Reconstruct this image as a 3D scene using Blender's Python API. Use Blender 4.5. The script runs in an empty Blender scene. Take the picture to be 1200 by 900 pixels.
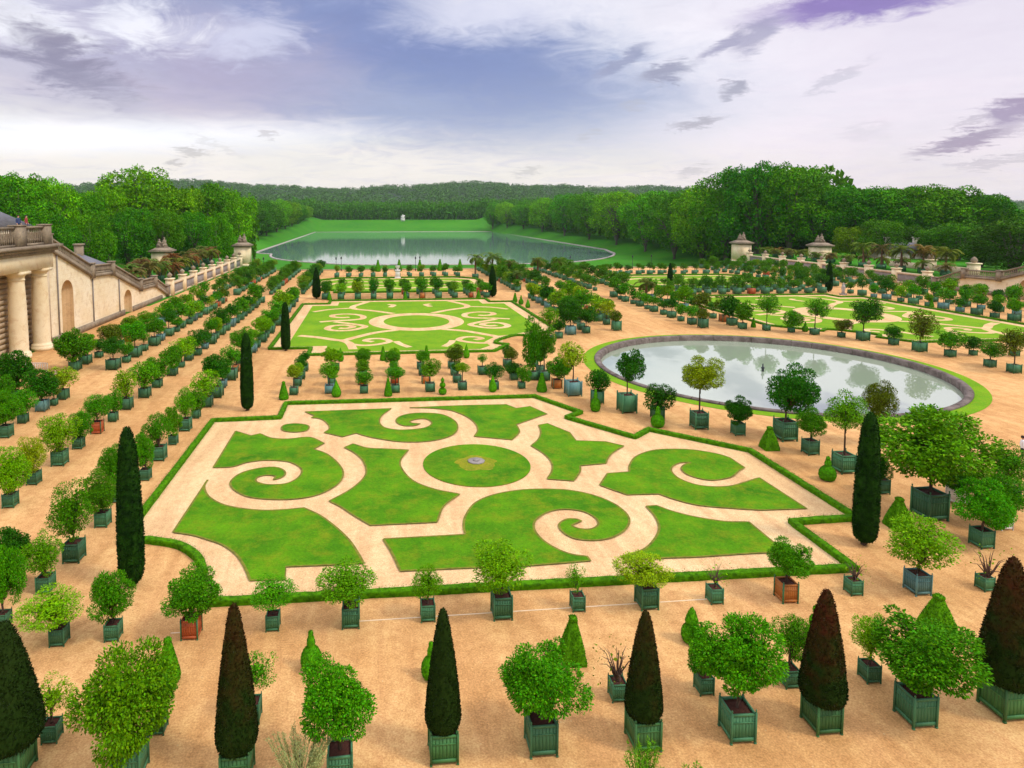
import bpy, math, random
import numpy as np
from mathutils import Vector, Matrix
from mathutils.geometry import tessellate_polygon

random.seed(7)
RNG = np.random.default_rng(7)
sc = bpy.context.scene
COL = sc.collection
R_ = math.radians

# ------------------------------------------------------------------ camera survey (metres; x across the garden, y along its axis)
CF, CPITCH, CPY, CYAW, CPX, CH = 770.182, 0.07573, 307.646, 0.09931, 512.621, 17.0
FW = np.array([math.sin(CYAW) * math.cos(CPITCH), math.cos(CYAW) * math.cos(CPITCH), -math.sin(CPITCH)])
RT = np.array([math.cos(CYAW), -math.sin(CYAW), 0.0])
UP = np.cross(RT, FW)
CAMP = np.array([0, 0, CH])


def U(px, py, z=0.0):
    "surveyed ground position of a picture point"
    d = FW * CF + RT * (px - CPX) + UP * (CPY - py)
    t = (z - CH) / d[2]
    return float(d[0] * t), float(d[1] * t)


def zat(x, y, py):
    "height above a ground position"
    v0 = np.array([x, y, 0.0]) - CAMP
    a = (CPY - py)
    return float((CF * (v0 @ UP) - a * (v0 @ FW)) / (a * FW[2] - CF * UP[2]))


def depth(x, y, z=0.0):
    return float((np.array([x, y, z]) - CAMP) @ FW)


def proj(x, y, z=0.0):
    v = np.array([x, y, z]) - CAMP
    w = v @ FW
    return CPX + CF * (v @ RT) / w, CPY - CF * (v @ UP) / w


AX = 42.86          # the garden's axis

# ------------------------------------------------------------------ materials
MATS = {}


def nt_new(name):
    m = bpy.data.materials.new(name)
    m.use_nodes = True
    nt = m.node_tree
    bs = nt.nodes['Principled BSDF']
    return m, nt, bs


def N(nt, t, **kw):
    n = nt.nodes.new(t)
    for k, v in kw.items():
        if k == 'inp':
            for a, b in v.items():
                n.inputs[a].default_value = b
        else:
            setattr(n, k, v)
    return n


def ramp(nt, fac, stops, interp='LINEAR'):
    r = nt.nodes.new('ShaderNodeValToRGB')
    r.color_ramp.interpolation = interp
    el = r.color_ramp.elements
    while len(el) < len(stops):
        el.new(0.5)
    for e, (p, c) in zip(el, stops):
        e.position = p
        e.color = (*c, 1) if len(c) == 3 else c
    nt.links.new(fac, r.inputs[0])
    return r.outputs[0]


def mixc(nt, fac, a, b, mode='MIX'):
    m = nt.nodes.new('ShaderNodeMix')
    m.data_type = 'RGBA'
    m.blend_type = mode
    for s, v in ((0, fac), (6, a), (7, b)):
        if isinstance(v, (int, float)):
            m.inputs[s].default_value = v
        elif isinstance(v, tuple):
            m.inputs[s].default_value = (*v, 1) if len(v) == 3 else v
        else:
            nt.links.new(v, m.inputs[s])
    return m.outputs[2]


def noise(nt, vec, scale, detail=4, rough=0.55, dist=0.0):
    n = N(nt, 'ShaderNodeTexNoise', inp={'Scale': scale, 'Detail': detail, 'Roughness': rough, 'Distortion': dist})
    if vec is not None:
        nt.links.new(vec, n.inputs['Vector'])
    return n.outputs[0]


def bump(nt, bs, h, strength, dist=0.05):
    b = N(nt, 'ShaderNodeBump', inp={'Strength': strength, 'Distance': dist})
    nt.links.new(h, b.inputs['Height'])
    nt.links.new(b.outputs[0], bs.inputs['Normal'])


def objco(nt):
    return nt.nodes.new('ShaderNodeTexCoord').outputs['Object']


def mat_ground(name, c0, c1, c2, speck=0.5):
    m, nt, bs = nt_new(name)
    co = objco(nt)
    big = noise(nt, co, 0.09, 5, 0.6)
    mid = noise(nt, co, 1.3, 6, 0.65)
    fine = noise(nt, co, 14.0, 4, 0.7)
    a = ramp(nt, big, [(0.35, c0), (0.65, c1)])
    b = mixc(nt, ramp(nt, mid, [(0.42, (0, 0, 0)), (0.75, (0.75, 0.75, 0.75))]), a, c2)
    c = mixc(nt, 0.75, b, ramp(nt, fine, [(0.3, (0.27, 0.25, 0.23)), (0.7, (0.74, 0.74, 0.74))]), 'OVERLAY')
    pat = noise(nt, co, 3.6, 5, 0.75, 0.5)
    c = mixc(nt, 0.35, c, ramp(nt, pat, [(0.36, (0.34, 0.31, 0.29)), (0.62, (0.62, 0.62, 0.62))]), 'OVERLAY')
    mp = N(nt, 'ShaderNodeMapping', inp={'Scale': (0.9, 0.13, 1), 'Rotation': (0, 0, 0.2)})
    nt.links.new(co, mp.inputs[0])
    tr = noise(nt, mp.outputs[0], 1.0, 5, 0.6, 0.6)
    c = mixc(nt, 0.6, c, ramp(nt, tr, [(0.38, (0.40, 0.38, 0.36)), (0.6, (0.57, 0.57, 0.57))]), 'OVERLAY')
    # fallen leaves and larger grit: sparse small flecks
    v = N(nt, 'ShaderNodeTexVoronoi', inp={'Scale': 3.2, 'Randomness': 1.0})
    nt.links.new(co, v.inputs['Vector'])
    fl = N(nt, 'ShaderNodeMath', operation='LESS_THAN', inp={1: 0.09})
    nt.links.new(v.outputs['Distance'], fl.inputs[0])
    rnd = N(nt, 'ShaderNodeSeparateColor')
    nt.links.new(v.outputs['Color'], rnd.inputs[0])
    g = N(nt, 'ShaderNodeMath', operation='GREATER_THAN', inp={1: 0.6})
    nt.links.new(rnd.outputs[0], g.inputs[0])
    mm = N(nt, 'ShaderNodeMath', operation='MULTIPLY')
    nt.links.new(fl.outputs[0], mm.inputs[0])
    nt.links.new(g.outputs[0], mm.inputs[1])
    m2 = N(nt, 'ShaderNodeMath', operation='MULTIPLY', inp={1: speck})
    nt.links.new(mm.outputs[0], m2.inputs[0])
    c = mixc(nt, m2.outputs[0], c, ramp(nt, rnd.outputs[1], [(0.3, (0.30, 0.16, 0.06)), (0.8, (0.62, 0.46, 0.22))]))
    nt.links.new(c, bs.inputs['Base Color'])
    bs.inputs['Roughness'].default_value = 0.95
    bs.inputs['Specular IOR Level'].default_value = 0.15
    bump(nt, bs, mixc(nt, 0.6, fine, mid), 0.5, 0.03)
    MATS[name] = m
    return m


def mat_grass(name, c0, c1, c2, sc1=0.25, sc2=2.0):
    m, nt, bs = nt_new(name)
    co = objco(nt)
    a = ramp(nt, noise(nt, co, sc1, 5, 0.6), [(0.32, c0), (0.68, c1)])
    n2 = noise(nt, co, sc2, 6, 0.7)
    b = mixc(nt, ramp(nt, n2, [(0.47, (0, 0, 0)), (0.68, (0.75, 0.75, 0.75))]), a, c2)
    n3 = noise(nt, co, 9.0, 5, 0.8)
    c = mixc(nt, 0.6, b, ramp(nt, n3, [(0.3, (0.22, 0.22, 0.22)), (0.7, (0.76, 0.76, 0.72))]), 'OVERLAY')
    nt.links.new(c, bs.inputs['Base Color'])
    bs.inputs['Roughness'].default_value = 0.9
    bs.inputs['Specular IOR Level'].default_value = 0.1
    bump(nt, bs, n3, 0.7, 0.06)
    MATS[name] = m
    return m


def mat_leaf(name, transl=0.16, var=0.35, base=None, warm=None, warmscale=1.4, noisevar=0.0, rough=0.5, young=0.0, nscale=0.23):
    "foliage: base colour from the object's own colour, varied leaf by leaf"
    m, nt, bs = nt_new(name)
    if base is None:
        oi = N(nt, 'ShaderNodeObjectInfo')
        c = oi.outputs['Color']
    else:
        rgb = N(nt, 'ShaderNodeRGB')
        rgb.outputs[0].default_value = (*base, 1)
        c = rgb.outputs[0]
    geo = N(nt, 'ShaderNodeNewGeometry')
    ri = geo.outputs['Random Per Island']
    hs = N(nt, 'ShaderNodeHueSaturation')
    mr = N(nt, 'ShaderNodeMapRange', inp={3: 1 - var, 4: 1 + var})
    nt.links.new(ri, mr.inputs[0])
    nt.links.new(mr.outputs[0], hs.inputs['Value'])
    mh = N(nt, 'ShaderNodeMapRange', inp={3: 0.485, 4: 0.512})
    wn = N(nt, 'ShaderNodeTexWhiteNoise', noise_dimensions='1D')
    nt.links.new(ri, wn.inputs['W'])
    nt.links.new(wn.outputs['Value'], mh.inputs[0])
    nt.links.new(mh.outputs[0], hs.inputs['Hue'])
    nt.links.new(c, hs.inputs['Color'])
    c = hs.outputs[0]
    if young:
        wn2 = N(nt, 'ShaderNodeTexWhiteNoise', noise_dimensions='1D')
        m7 = N(nt, 'ShaderNodeMath', operation='MULTIPLY', inp={1: 7.31})
        nt.links.new(ri, m7.inputs[0])
        nt.links.new(m7.outputs[0], wn2.inputs['W'])
        yf = ramp(nt, wn2.outputs['Value'], [(0.62, (0, 0, 0)), (1.0, (young,) * 3)])
        yc = N(nt, 'ShaderNodeHueSaturation', inp={'Hue': 0.47, 'Saturation': 1.05, 'Value': 1.4})
        nt.links.new(c, yc.inputs['Color'])
        c = mixc(nt, yf, c, yc.outputs[0])
    if noisevar:
        nn = noise(nt, geo.outputs['Position'], nscale, 3, 0.6)
        c = mixc(nt, 0.8, c, ramp(nt, nn, [(0.35, (0.5 - noisevar,) * 3), (0.65, (0.5 + noisevar, 0.5 + noisevar, 0.5 - noisevar))]), 'OVERLAY')
    if warm is not None:
        co = objco(nt)
        n1 = noise(nt, co, warmscale, 4, 0.65)
        sx = N(nt, 'ShaderNodeSeparateXYZ')
        nt.links.new(co, sx.inputs[0])
        ad = N(nt, 'ShaderNodeMath', operation='MULTIPLY_ADD', inp={1: warm[1], 2: warm[2]})
        nt.links.new(sx.outputs[2], ad.inputs[0])
        a2 = N(nt, 'ShaderNodeMath', operation='ADD')
        nt.links.new(ad.outputs[0], a2.inputs[0])
        nt.links.new(n1, a2.inputs[1])
        f = ramp(nt, a2.outputs[0], [(0.30, (0, 0, 0)), (0.75, (1, 1, 1))])
        ow = N(nt, 'ShaderNodeObjectInfo')
        so_ = N(nt, 'ShaderNodeSeparateColor')
        nt.links.new(ow.outputs['Color'], so_.inputs[0])
        f = mixc(nt, so_.outputs[0], (0, 0, 0), f)
        c = mixc(nt, f, c, warm[0])
    nt.links.new(c, bs.inputs['Base Color'])
    bs.inputs['Roughness'].default_value = rough
    bs.inputs['Specular IOR Level'].default_value = 0.04
    if transl:
        tr = N(nt, 'ShaderNodeBsdfTranslucent')
        hs2 = N(nt, 'ShaderNodeHueSaturation', inp={'Hue': 0.49, 'Saturation': 1.1, 'Value': 1.25})
        nt.links.new(c, hs2.inputs['Color'])
        nt.links.new(hs2.outputs[0], tr.inputs[0])
        mx = N(nt, 'ShaderNodeMixShader', inp={0: transl})
        nt.links.new(bs.outputs[0], mx.inputs[1])
        nt.links.new(tr.outputs[0], mx.inputs[2])
        nt.links.new(mx.outputs[0], nt.nodes['Material Output'].inputs[0])
    MATS[name] = m
    return m


def mat_wood(name, c0, c1, wear, rough=0.55):
    m, nt, bs = nt_new(name)
    co = objco(nt)
    mp = N(nt, 'ShaderNodeMapping', inp={'Scale': (9, 9, 1.2)})
    nt.links.new(co, mp.inputs[0])
    n1 = noise(nt, mp.outputs[0], 1.2, 5, 0.65)
    oi = N(nt, 'ShaderNodeObjectInfo')
    a = ramp(nt, n1, [(0.3, c0), (0.7, c1)])
    n2 = noise(nt, co, 5.0, 6, 0.75)
    a = mixc(nt, ramp(nt, n2, [(0.58, (0, 0, 0)), (0.78, (0.55, 0.55, 0.55))]), a, wear)
    hs = N(nt, 'ShaderNodeHueSaturation')
    mr = N(nt, 'ShaderNodeMapRange', inp={3: 0.75, 4: 1.25})
    nt.links.new(oi.outputs['Random'], mr.inputs[0])
    nt.links.new(mr.outputs[0], hs.inputs['Value'])
    nt.links.new(a, hs.inputs['Color'])
    nt.links.new(hs.outputs[0], bs.inputs['Base Color'])
    bs.inputs['Roughness'].default_value = rough
    bs.inputs['Specular IOR Level'].default_value = 0.3
    bump(nt, bs, n1, 0.25, 0.01)
    MATS[name] = m
    return m


def mat_stone(name, c0, c1, stain, s1=0.35, s2=2.5, blocks=None):
    m, nt, bs = nt_new(name)
    co = objco(nt)
    a = ramp(nt, noise(nt, co, s1, 5, 0.65), [(0.3, c0), (0.7, c1)])
    n2 = noise(nt, co, s2, 8, 0.75, 0.6)
    a = mixc(nt, ramp(nt, n2, [(0.5, (0, 0, 0)), (0.72, (0.9, 0.9, 0.9))]), a, stain)
    n3 = noise(nt, co, 14, 4, 0.7)
    a = mixc(nt, 0.4, a, ramp(nt, n3, [(0.3, (0.33,) * 3), (0.7, (0.68,) * 3)]), 'OVERLAY')
    h = n3
    if blocks:
        # coursed masonry joints along the wall (y) and up it (z)
        sx = N(nt, 'ShaderNodeSeparateXYZ')
        nt.links.new(co, sx.inputs[0])
        cb = N(nt, 'ShaderNodeCombineXYZ')
        nt.links.new(sx.outputs[1], cb.inputs[0])
        nt.links.new(sx.outputs[2], cb.inputs[1])
        br = N(nt, 'ShaderNodeTexBrick', inp={'Scale': 1.0, 'Mortar Size': 0.012, 'Brick Width': blocks[0], 'Row Height': blocks[1],
                                              'Color1': (0.5, 0.5, 0.5, 1), 'Color2': (0.58, 0.57, 0.55, 1), 'Mortar': (0.3, 0.28, 0.26, 1)})
        nt.links.new(cb.outputs[0], br.inputs['Vector'])
        a = mixc(nt, 0.7, a, br.outputs['Color'], 'OVERLAY')
    nt.links.new(a, bs.inputs['Base Color'])
    bs.inputs['Roughness'].default_value = 0.88
    bs.inputs['Specular IOR Level'].default_value = 0.2
    bump(nt, bs, h, 0.35, 0.03)
    MATS[name] = m
    return m


def mat_water(name, col, rough, wscale, wstr, ior=1.33):
    m, nt, bs = nt_new(name)
    co = objco(nt)
    bs.inputs['Base Color'].default_value = (*col, 1)
    bs.inputs['Roughness'].default_value = rough
    bs.inputs['IOR'].default_value = ior
    bs.inputs['Specular IOR Level'].default_value = 0.9
    mp = N(nt, 'ShaderNodeMapping', inp={'Scale': (1, 0.45, 1)})
    nt.links.new(co, mp.inputs[0])
    n = noise(nt, mp.outputs[0], wscale, 3, 0.5)
    bump(nt, bs, n, wstr, 0.05)
    MATS[name] = m
    return m


def mat_plain(name, col, rough=0.7, nvar=0.25, s=6.0):
    m, nt, bs = nt_new(name)
    co = objco(nt)
    n = noise(nt, co, s, 5, 0.65)
    c = ramp(nt, n, [(0.25, tuple(v * (1 - nvar) for v in col)), (0.75, tuple(min(1, v * (1 + nvar)) for v in col))])
    nt.links.new(c, bs.inputs['Base Color'])
    bs.inputs['Roughness'].default_value = rough
    bs.inputs['Specular IOR Level'].default_value = 0.25
    bump(nt, bs, n, 0.3, 0.02)
    MATS[name] = m
    return m


mat_ground('gravel', (0.53, 0.295, 0.110), (0.66, 0.405, 0.170), (0.43, 0.22, 0.075), 0.8)
mat_ground('pale_sand', (0.60, 0.415, 0.205), (0.68, 0.485, 0.26), (0.54, 0.35, 0.16), 0.3)
mat_grass('lawn', (0.034, 0.150, 0.001), (0.105, 0.275, 0.002), (0.18, 0.22, 0.006), 0.32, 0.9)
mat_grass('lawn_yellow', (0.095, 0.26, 0.004), (0.18, 0.34, 0.006), (0.21, 0.27, 0.012))
mat_grass('meadow', (0.022, 0.165, 0.004), (0.045, 0.22, 0.006), (0.075, 0.20, 0.008), 0.02, 0.15)
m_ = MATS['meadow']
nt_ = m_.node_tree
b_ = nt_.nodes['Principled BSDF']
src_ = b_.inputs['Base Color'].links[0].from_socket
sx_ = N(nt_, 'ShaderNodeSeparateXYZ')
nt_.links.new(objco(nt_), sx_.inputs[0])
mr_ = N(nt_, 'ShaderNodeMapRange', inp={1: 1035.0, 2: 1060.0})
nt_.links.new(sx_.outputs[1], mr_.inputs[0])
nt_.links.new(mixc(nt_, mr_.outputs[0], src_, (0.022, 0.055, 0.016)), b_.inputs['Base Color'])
mat_grass('turf_worn', (0.13, 0.20, 0.006), (0.26, 0.25, 0.012), (0.30, 0.24, 0.03), 0.8, 2.0)
mat_plain('turf_edge', (0.15, 0.15, 0.015), 0.95, 0.45, 3)
mat_leaf('leaf', 0.08, 0.38, young=0.45)
mat_leaf('leaf_wood', 0.07, 0.45, None, noisevar=0.16, rough=0.6, young=0.6, nscale=0.16)
mat_leaf('leaf_far', 0.2, 0.35, (0.075, 0.22, 0.010), noisevar=0.2)
mat_leaf('leaf_belt', 0.15, 0.35, (0.07, 0.24, 0.016), noisevar=0.15)
mat_leaf('leaf_hill', 0.1, 0.4, (0.055, 0.165, 0.024), noisevar=0.25)
mat_leaf('leaf_yew', 0.0, 0.45, (0.010, 0.024, 0.003), warm=((0.060, 0.013, 0.006), 0.10, -0.28), warmscale=1.6, rough=0.7)
mat_leaf('leaf_cypress', 0.0, 0.5, (0.009, 0.038, 0.006), rough=0.8, noisevar=0.25, nscale=3.0)
mat_leaf('leaf_box', 0.05, 0.45, (0.065, 0.245, 0.006), rough=0.7, noisevar=0.2, nscale=7.0, young=0.5)
mat_leaf('leaf_hedge', 0.05, 0.5, (0.045, 0.175, 0.003), rough=0.7, noisevar=0.25, nscale=5.0, young=0.5)
mat_leaf('leaf_pale', 0.3, 0.3, (0.36, 0.42, 0.16), rough=0.6)
mat_leaf('palm_frond', 0.25, 0.3, None, rough=0.5)
mat_wood('bark', (0.055, 0.032, 0.022), (0.12, 0.075, 0.05), (0.17, 0.13, 0.10), 0.9)
mat_wood('bark_grey', (0.07, 0.06, 0.045), (0.13, 0.11, 0.085), (0.20, 0.18, 0.15), 0.9)
mat_wood('bark_palm', (0.10, 0.055, 0.03), (0.2, 0.12, 0.07), (0.28, 0.18, 0.1), 0.9)
mat_wood('paint_green', (0.040, 0.145, 0.062), (0.058, 0.190, 0.086), (0.13, 0.27, 0.19))
mat_wood('paint_teal', (0.08, 0.20, 0.185), (0.12, 0.26, 0.24), (0.22, 0.34, 0.33))
mat_wood('paint_dark', (0.035, 0.13, 0.035), (0.05, 0.165, 0.05), (0.09, 0.18, 0.08))
mat_wood('bare_wood', (0.36, 0.12, 0.025), (0.48, 0.18, 0.04), (0.28, 0.08, 0.02))
mat_wood('red_wood', (0.33, 0.07, 0.02), (0.42, 0.10, 0.03), (0.22, 0.05, 0.02))
mat_wood('paint_white', (0.62, 0.60, 0.55), (0.72, 0.70, 0.66), (0.5, 0.45, 0.4))
mat_plain('zinc', (0.22, 0.30, 0.27), 0.5, 0.2)
mat_plain('soil', (0.060, 0.020, 0.012), 1.0, 0.5, 9)
mat_stone('stone', (0.74, 0.58, 0.34), (0.86, 0.76, 0.56), (0.56, 0.40, 0.23), 0.25, 0.9, (1.5, 0.62))
mat_stone('stone_plain', (0.76, 0.60, 0.35), (0.85, 0.73, 0.50), (0.64, 0.44, 0.23), 0.3, 0.9)
mat_stone('stone_old', (0.20, 0.15, 0.10), (0.36, 0.29, 0.20), (0.06, 0.05, 0.04), 0.6, 1.2)
mat_stone('stone_grey', (0.36, 0.31, 0.28), (0.52, 0.46, 0.42), (0.13, 0.10, 0.095), 0.8, 2.6)
mat_stone('stone_rim', (0.075, 0.055, 0.045), (0.23, 0.185, 0.16), (0.05, 0.037, 0.03), 0.9, 1.3)
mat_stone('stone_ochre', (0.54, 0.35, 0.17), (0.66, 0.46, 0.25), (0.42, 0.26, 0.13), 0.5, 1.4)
mat_stone('stone_wall', (0.55, 0.41, 0.26), (0.68, 0.54, 0.37), (0.3, 0.21, 0.14), 0.4, 1.2)
mat_stone('stone_dark', (0.22, 0.19, 0.17), (0.30, 0.27, 0.25), (0.14, 0.12, 0.11), 0.4, 1.2)  # dark grey stone of the wall panels, drain pipes and lawn slab
mat_plain('slate', (0.16, 0.155, 0.17), 0.6, 0.25, 2)
mat_plain('brick_red', (0.35, 0.07, 0.03), 0.9, 0.3, 3)
mat_plain('plaster', (0.62, 0.55, 0.44), 0.9, 0.12, 1)
mat_plain('metal_dark', (0.03, 0.035, 0.04), 0.4, 0.2)
mat_plain('marble', (0.75, 0.72, 0.68), 0.6, 0.12)
mat_plain('glass_dark', (0.05, 0.05, 0.06), 0.2, 0.2)
mat_plain('white_line', (0.72, 0.56, 0.36), 0.9, 0.15)
mat_plain('skin', (0.55, 0.30, 0.20), 0.6, 0.08)
mat_plain('cloth_dark', (0.025, 0.022, 0.028), 0.8, 0.2)
mat_plain('cloth_pink', (0.75, 0.50, 0.58), 0.8, 0.1)
mat_plain('cloth_red', (0.30, 0.05, 0.05), 0.8, 0.15)
mat_plain('cloth_blue', (0.04, 0.06, 0.14), 0.8, 0.15)
mat_plain('cloth_white', (0.75, 0.75, 0.76), 0.8, 0.08)
mat_plain('hair', (0.03, 0.018, 0.012), 0.7, 0.2)
mat_water('basin_water', (0.33, 0.40, 0.28), 0.012, 1.2, 0.008, 3.2)
mat_water('lake_water', (0.12, 0.22, 0.16), 0.05, 0.5, 0.012, 2.5)


# ------------------------------------------------------------------ mesh helpers
def mesh_np(name, verts, faces, mats, fmat=None, smooth=False):
    "verts (n,3); faces: list of (k,4)/(k,3) arrays"
    me = bpy.data.meshes.new(name)
    verts = np.asarray(verts, np.float32)
    loops, starts, tot = [], [], 0
    for f in faces:
        f = np.asarray(f, np.int32)
        if f.size == 0:
            continue
        k, s = f.shape
        starts.append(tot + np.arange(k, dtype=np.int32) * s)
        loops.append(f.ravel())
        tot += k * s
    loops = np.concatenate(loops)
    starts = np.concatenate(starts)
    me.vertices.add(len(verts))
    me.vertices.foreach_set('co', verts.ravel())
    me.loops.add(len(loops))
    me.loops.foreach_set('vertex_index', loops)
    me.polygons.add(len(starts))
    me.polygons.foreach_set('loop_start', starts)
    if fmat is not None:
        me.polygons.foreach_set('material_index', np.asarray(fmat, np.int32))
    if smooth:
        me.polygons.foreach_set('use_smooth', np.ones(len(starts), bool))
    for m in mats:
        me.materials.append(MATS[m] if isinstance(m, str) else m)
    me.update(calc_edges=True)
    return me


class MB:
    def __init__(s):
        s.v, s.f3, s.f4, s.m3, s.m4, s.n = [], [], [], [], [], 0

    def add(s, verts, quads=None, tris=None, mi=0):
        verts = np.asarray(verts, float).reshape(-1, 3)
        if quads is not None and len(quads):
            q = np.asarray(quads, int) + s.n
            s.f4.append(q)
            s.m4.append(np.full(len(q), mi))
        if tris is not None and len(tris):
            t = np.asarray(tris, int) + s.n
            s.f3.append(t)
            s.m3.append(np.full(len(t), mi))
        s.v.append(verts)
        s.n += len(verts)
        return s

    def box(s, x0, x1, y0, y1, z0, z1, mi=0):
        v = [(x0, y0, z0), (x1, y0, z0), (x1, y1, z0), (x0, y1, z0), (x0, y0, z1), (x1, y0, z1), (x1, y1, z1), (x0, y1, z1)]
        return s.add(v, [(0, 3, 2, 1), (4, 5, 6, 7), (0, 1, 5, 4), (1, 2, 6, 5), (2, 3, 7, 6), (3, 0, 4, 7)], mi=mi)

    def obox(s, p, q, w, z0a, z1a, z0b=None, z1b=None, mi=0):
        "a straight wall piece from p to q of width w, its bottom and top heights at each end"
        z0b = z0a if z0b is None else z0b
        z1b = z1a if z1b is None else z1b
        p, q = np.array(p, float), np.array(q, float)
        d = (q - p) / np.linalg.norm(q - p)
        n = np.array([-d[1], d[0]]) * w / 2
        v = [(*(p - n), z0a), (*(q - n), z0b), (*(q + n), z0b), (*(p + n), z0a), (*(p - n), z1a), (*(q - n), z1b), (*(q + n), z1b), (*(p + n), z1a)]
        return s.add(v, [(0, 3, 2, 1), (4, 5, 6, 7), (0, 1, 5, 4), (1, 2, 6, 5), (2, 3, 7, 6), (3, 0, 4, 7)], mi=mi)

    def tube(s, pts, rad, seg=6, mi=0, cap=True):
        pts = np.asarray(pts, float)
        n = len(pts)
        rad = np.broadcast_to(rad, (n,))
        vs = []
        for i in range(n):
            t = pts[min(i + 1, n - 1)] - pts[max(i - 1, 0)]
            t = t / (np.linalg.norm(t) + 1e-9)
            a = np.cross(t, (0, 0, 1.0) if abs(t[2]) < 0.9 else (1.0, 0, 0))
            a /= np.linalg.norm(a)
            b = np.cross(t, a)
            for k in range(seg):
                w = 2 * math.pi * k / seg
                vs.append(pts[i] + rad[i] * (math.cos(w) * a + math.sin(w) * b))
        q = []
        for i in range(n - 1):
            for k in range(seg):
                k2 = (k + 1) % seg
                q.append((i * seg + k, i * seg + k2, (i + 1) * seg + k2, (i + 1) * seg + k))
        s.add(vs, q, mi=mi)
        if cap:
            base = s.n - len(vs)
            for i in (0, n - 1):
                c = s.n
                s.v.append(pts[i:i + 1])
                s.n += 1
                t = [(c, base + i * seg + k, base + i * seg + (k + 1) % seg) for k in range(seg)]
                if i == 0:
                    t = [(a, c2, b) for a, b, c2 in t]
                s.f3.append(np.array(t))
                s.m3.append(np.full(len(t), mi))
        return s

    def lathe(s, prof, seg=16, cx=0, cy=0, mi=0, square=False):
        "prof: list of (r,z) from bottom to top"
        vs = []
        for r, z in prof:
            for k in range(seg):
                a = 2 * math.pi * k / seg + (math.pi / 4 if square else 0)
                rr = r * (1.41421 if square and seg == 4 else 1)
                vs.append((cx + rr * math.cos(a), cy + rr * math.sin(a), z))
        q = []
        for i in range(len(prof) - 1):
            for k in range(seg):
                k2 = (k + 1) % seg
                q.append((i * seg + k, i * seg + k2, (i + 1) * seg + k2, (i + 1) * seg + k))
        b0 = s.n
        s.add(vs, q, mi=mi)
        for i, fl in ((0, True), (len(prof) - 1, False)):
            if prof[i][0] > 1e-6:
                c = s.n
                s.v.append(np.array([[cx, cy, prof[i][1]]]))
                s.n += 1
                t = [(c, b0 + i * seg + k, b0 + i * seg + (k + 1) % seg) for k in range(seg)]
                if fl:
                    t = [(a, d, b) for a, b, d in t]
                s.f3.append(np.array(t))
                s.m3.append(np.full(len(t), mi))
        return s

    def poly(s, pts, z, mi=0, zlow=None, mside=None):
        "a flat polygon sheet at height z, with skirts down to zlow"
        pts = [tuple(map(float, p)) for p in pts]
        area = sum(a[0] * b[1] - b[0] * a[1] for a, b in zip(pts, pts[1:] + pts[:1]))
        if area < 0:
            pts = pts[::-1]
        tri = tessellate_polygon([[Vector((x, y, 0)) for x, y in pts]])
        out = []
        for t in tri:
            a, b, c = (pts[i] for i in t)
            cr = (b[0] - a[0]) * (c[1] - a[1]) - (b[1] - a[1]) * (c[0] - a[0])
            out.append(t if cr > 0 else (t[0], t[2], t[1]))
        s.add([(x, y, z) for x, y in pts], tris=out, mi=mi)
        if zlow is not None:
            n = len(pts)
            v = [(x, y, zlow) for x, y in pts] + [(x, y, z) for x, y in pts]
            s.add(v, [(i, (i + 1) % n, n + (i + 1) % n, n + i) for i in range(n)], mi=mi if mside is None else mside)
        return s

    def leaves(s, P, D, Nn, L, W, mi=0, fold=0.15):
        "one folded four-cornered leaf per row"
        P, D, Nn = (np.asarray(a, float) for a in (P, D, Nn))
        D = D / (np.linalg.norm(D, axis=1, keepdims=True) + 1e-9)
        S = np.cross(D, Nn)
        S /= (np.linalg.norm(S, axis=1, keepdims=True) + 1e-9)
        Nn = np.cross(S, D)
        L = np.broadcast_to(L, (len(P),))[:, None]
        W = np.broadcast_to(W, (len(P),))[:, None]
        a = P
        b = P + D * L * 0.5 + S * W * 0.5 + Nn * L * fold
        c = P + D * L
        d = P + D * L * 0.5 - S * W * 0.5 + Nn * L * fold
        v = np.stack([a, b, c, d], 1).reshape(-1, 3)
        q = np.arange(len(P) * 4).reshape(-1, 4)
        return s.add(v, q, mi=mi)

    def arrays(s):
        v = np.concatenate(s.v)
        fs, ms = [], []
        if s.f4:
            fs.append(np.concatenate(s.f4))
            ms.append(np.concatenate(s.m4))
        if s.f3:
            fs.append(np.concatenate(s.f3))
            ms.append(np.concatenate(s.m3))
        return v, fs, np.concatenate(ms)

    def mesh(s, name, mats, smooth=False):
        v, fs, ms = s.arrays()
        return mesh_np(name, v, fs, mats if isinstance(mats, (list, tuple)) else [mats], ms, smooth)


def link(name, me, parent=None, loc=(0, 0, 0), scale=None, rotz=0.0, color=None):
    o = bpy.data.objects.new(name, me)
    COL.objects.link(o)
    o.location = loc
    if scale is not None:
        o.scale = scale
    o.rotation_euler = (0, 0, rotz)
    if parent is not None:
        o.parent = parent
    if color is not None:
        o.color = (*color, 1)
    return o


def thing(name, label, cat, loc=(0, 0, 0), group=None, rotz=0.0, me=None):
    o = bpy.data.objects.new(name, me)
    COL.objects.link(o)
    o.location = loc
    o.rotation_euler = (0, 0, rotz)
    o['label'] = label
    o['category'] = cat
    if group:
        o['group'] = group
    return o


def kind(o, k, label=None, cat=None):
    o['kind'] = k
    if label:
        o['label'] = label
    if cat:
        o['category'] = cat
    return o


def rdir(rng, n):
    v = rng.normal(size=(n, 3))
    return v / np.linalg.norm(v, axis=1, keepdims=True)


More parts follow.
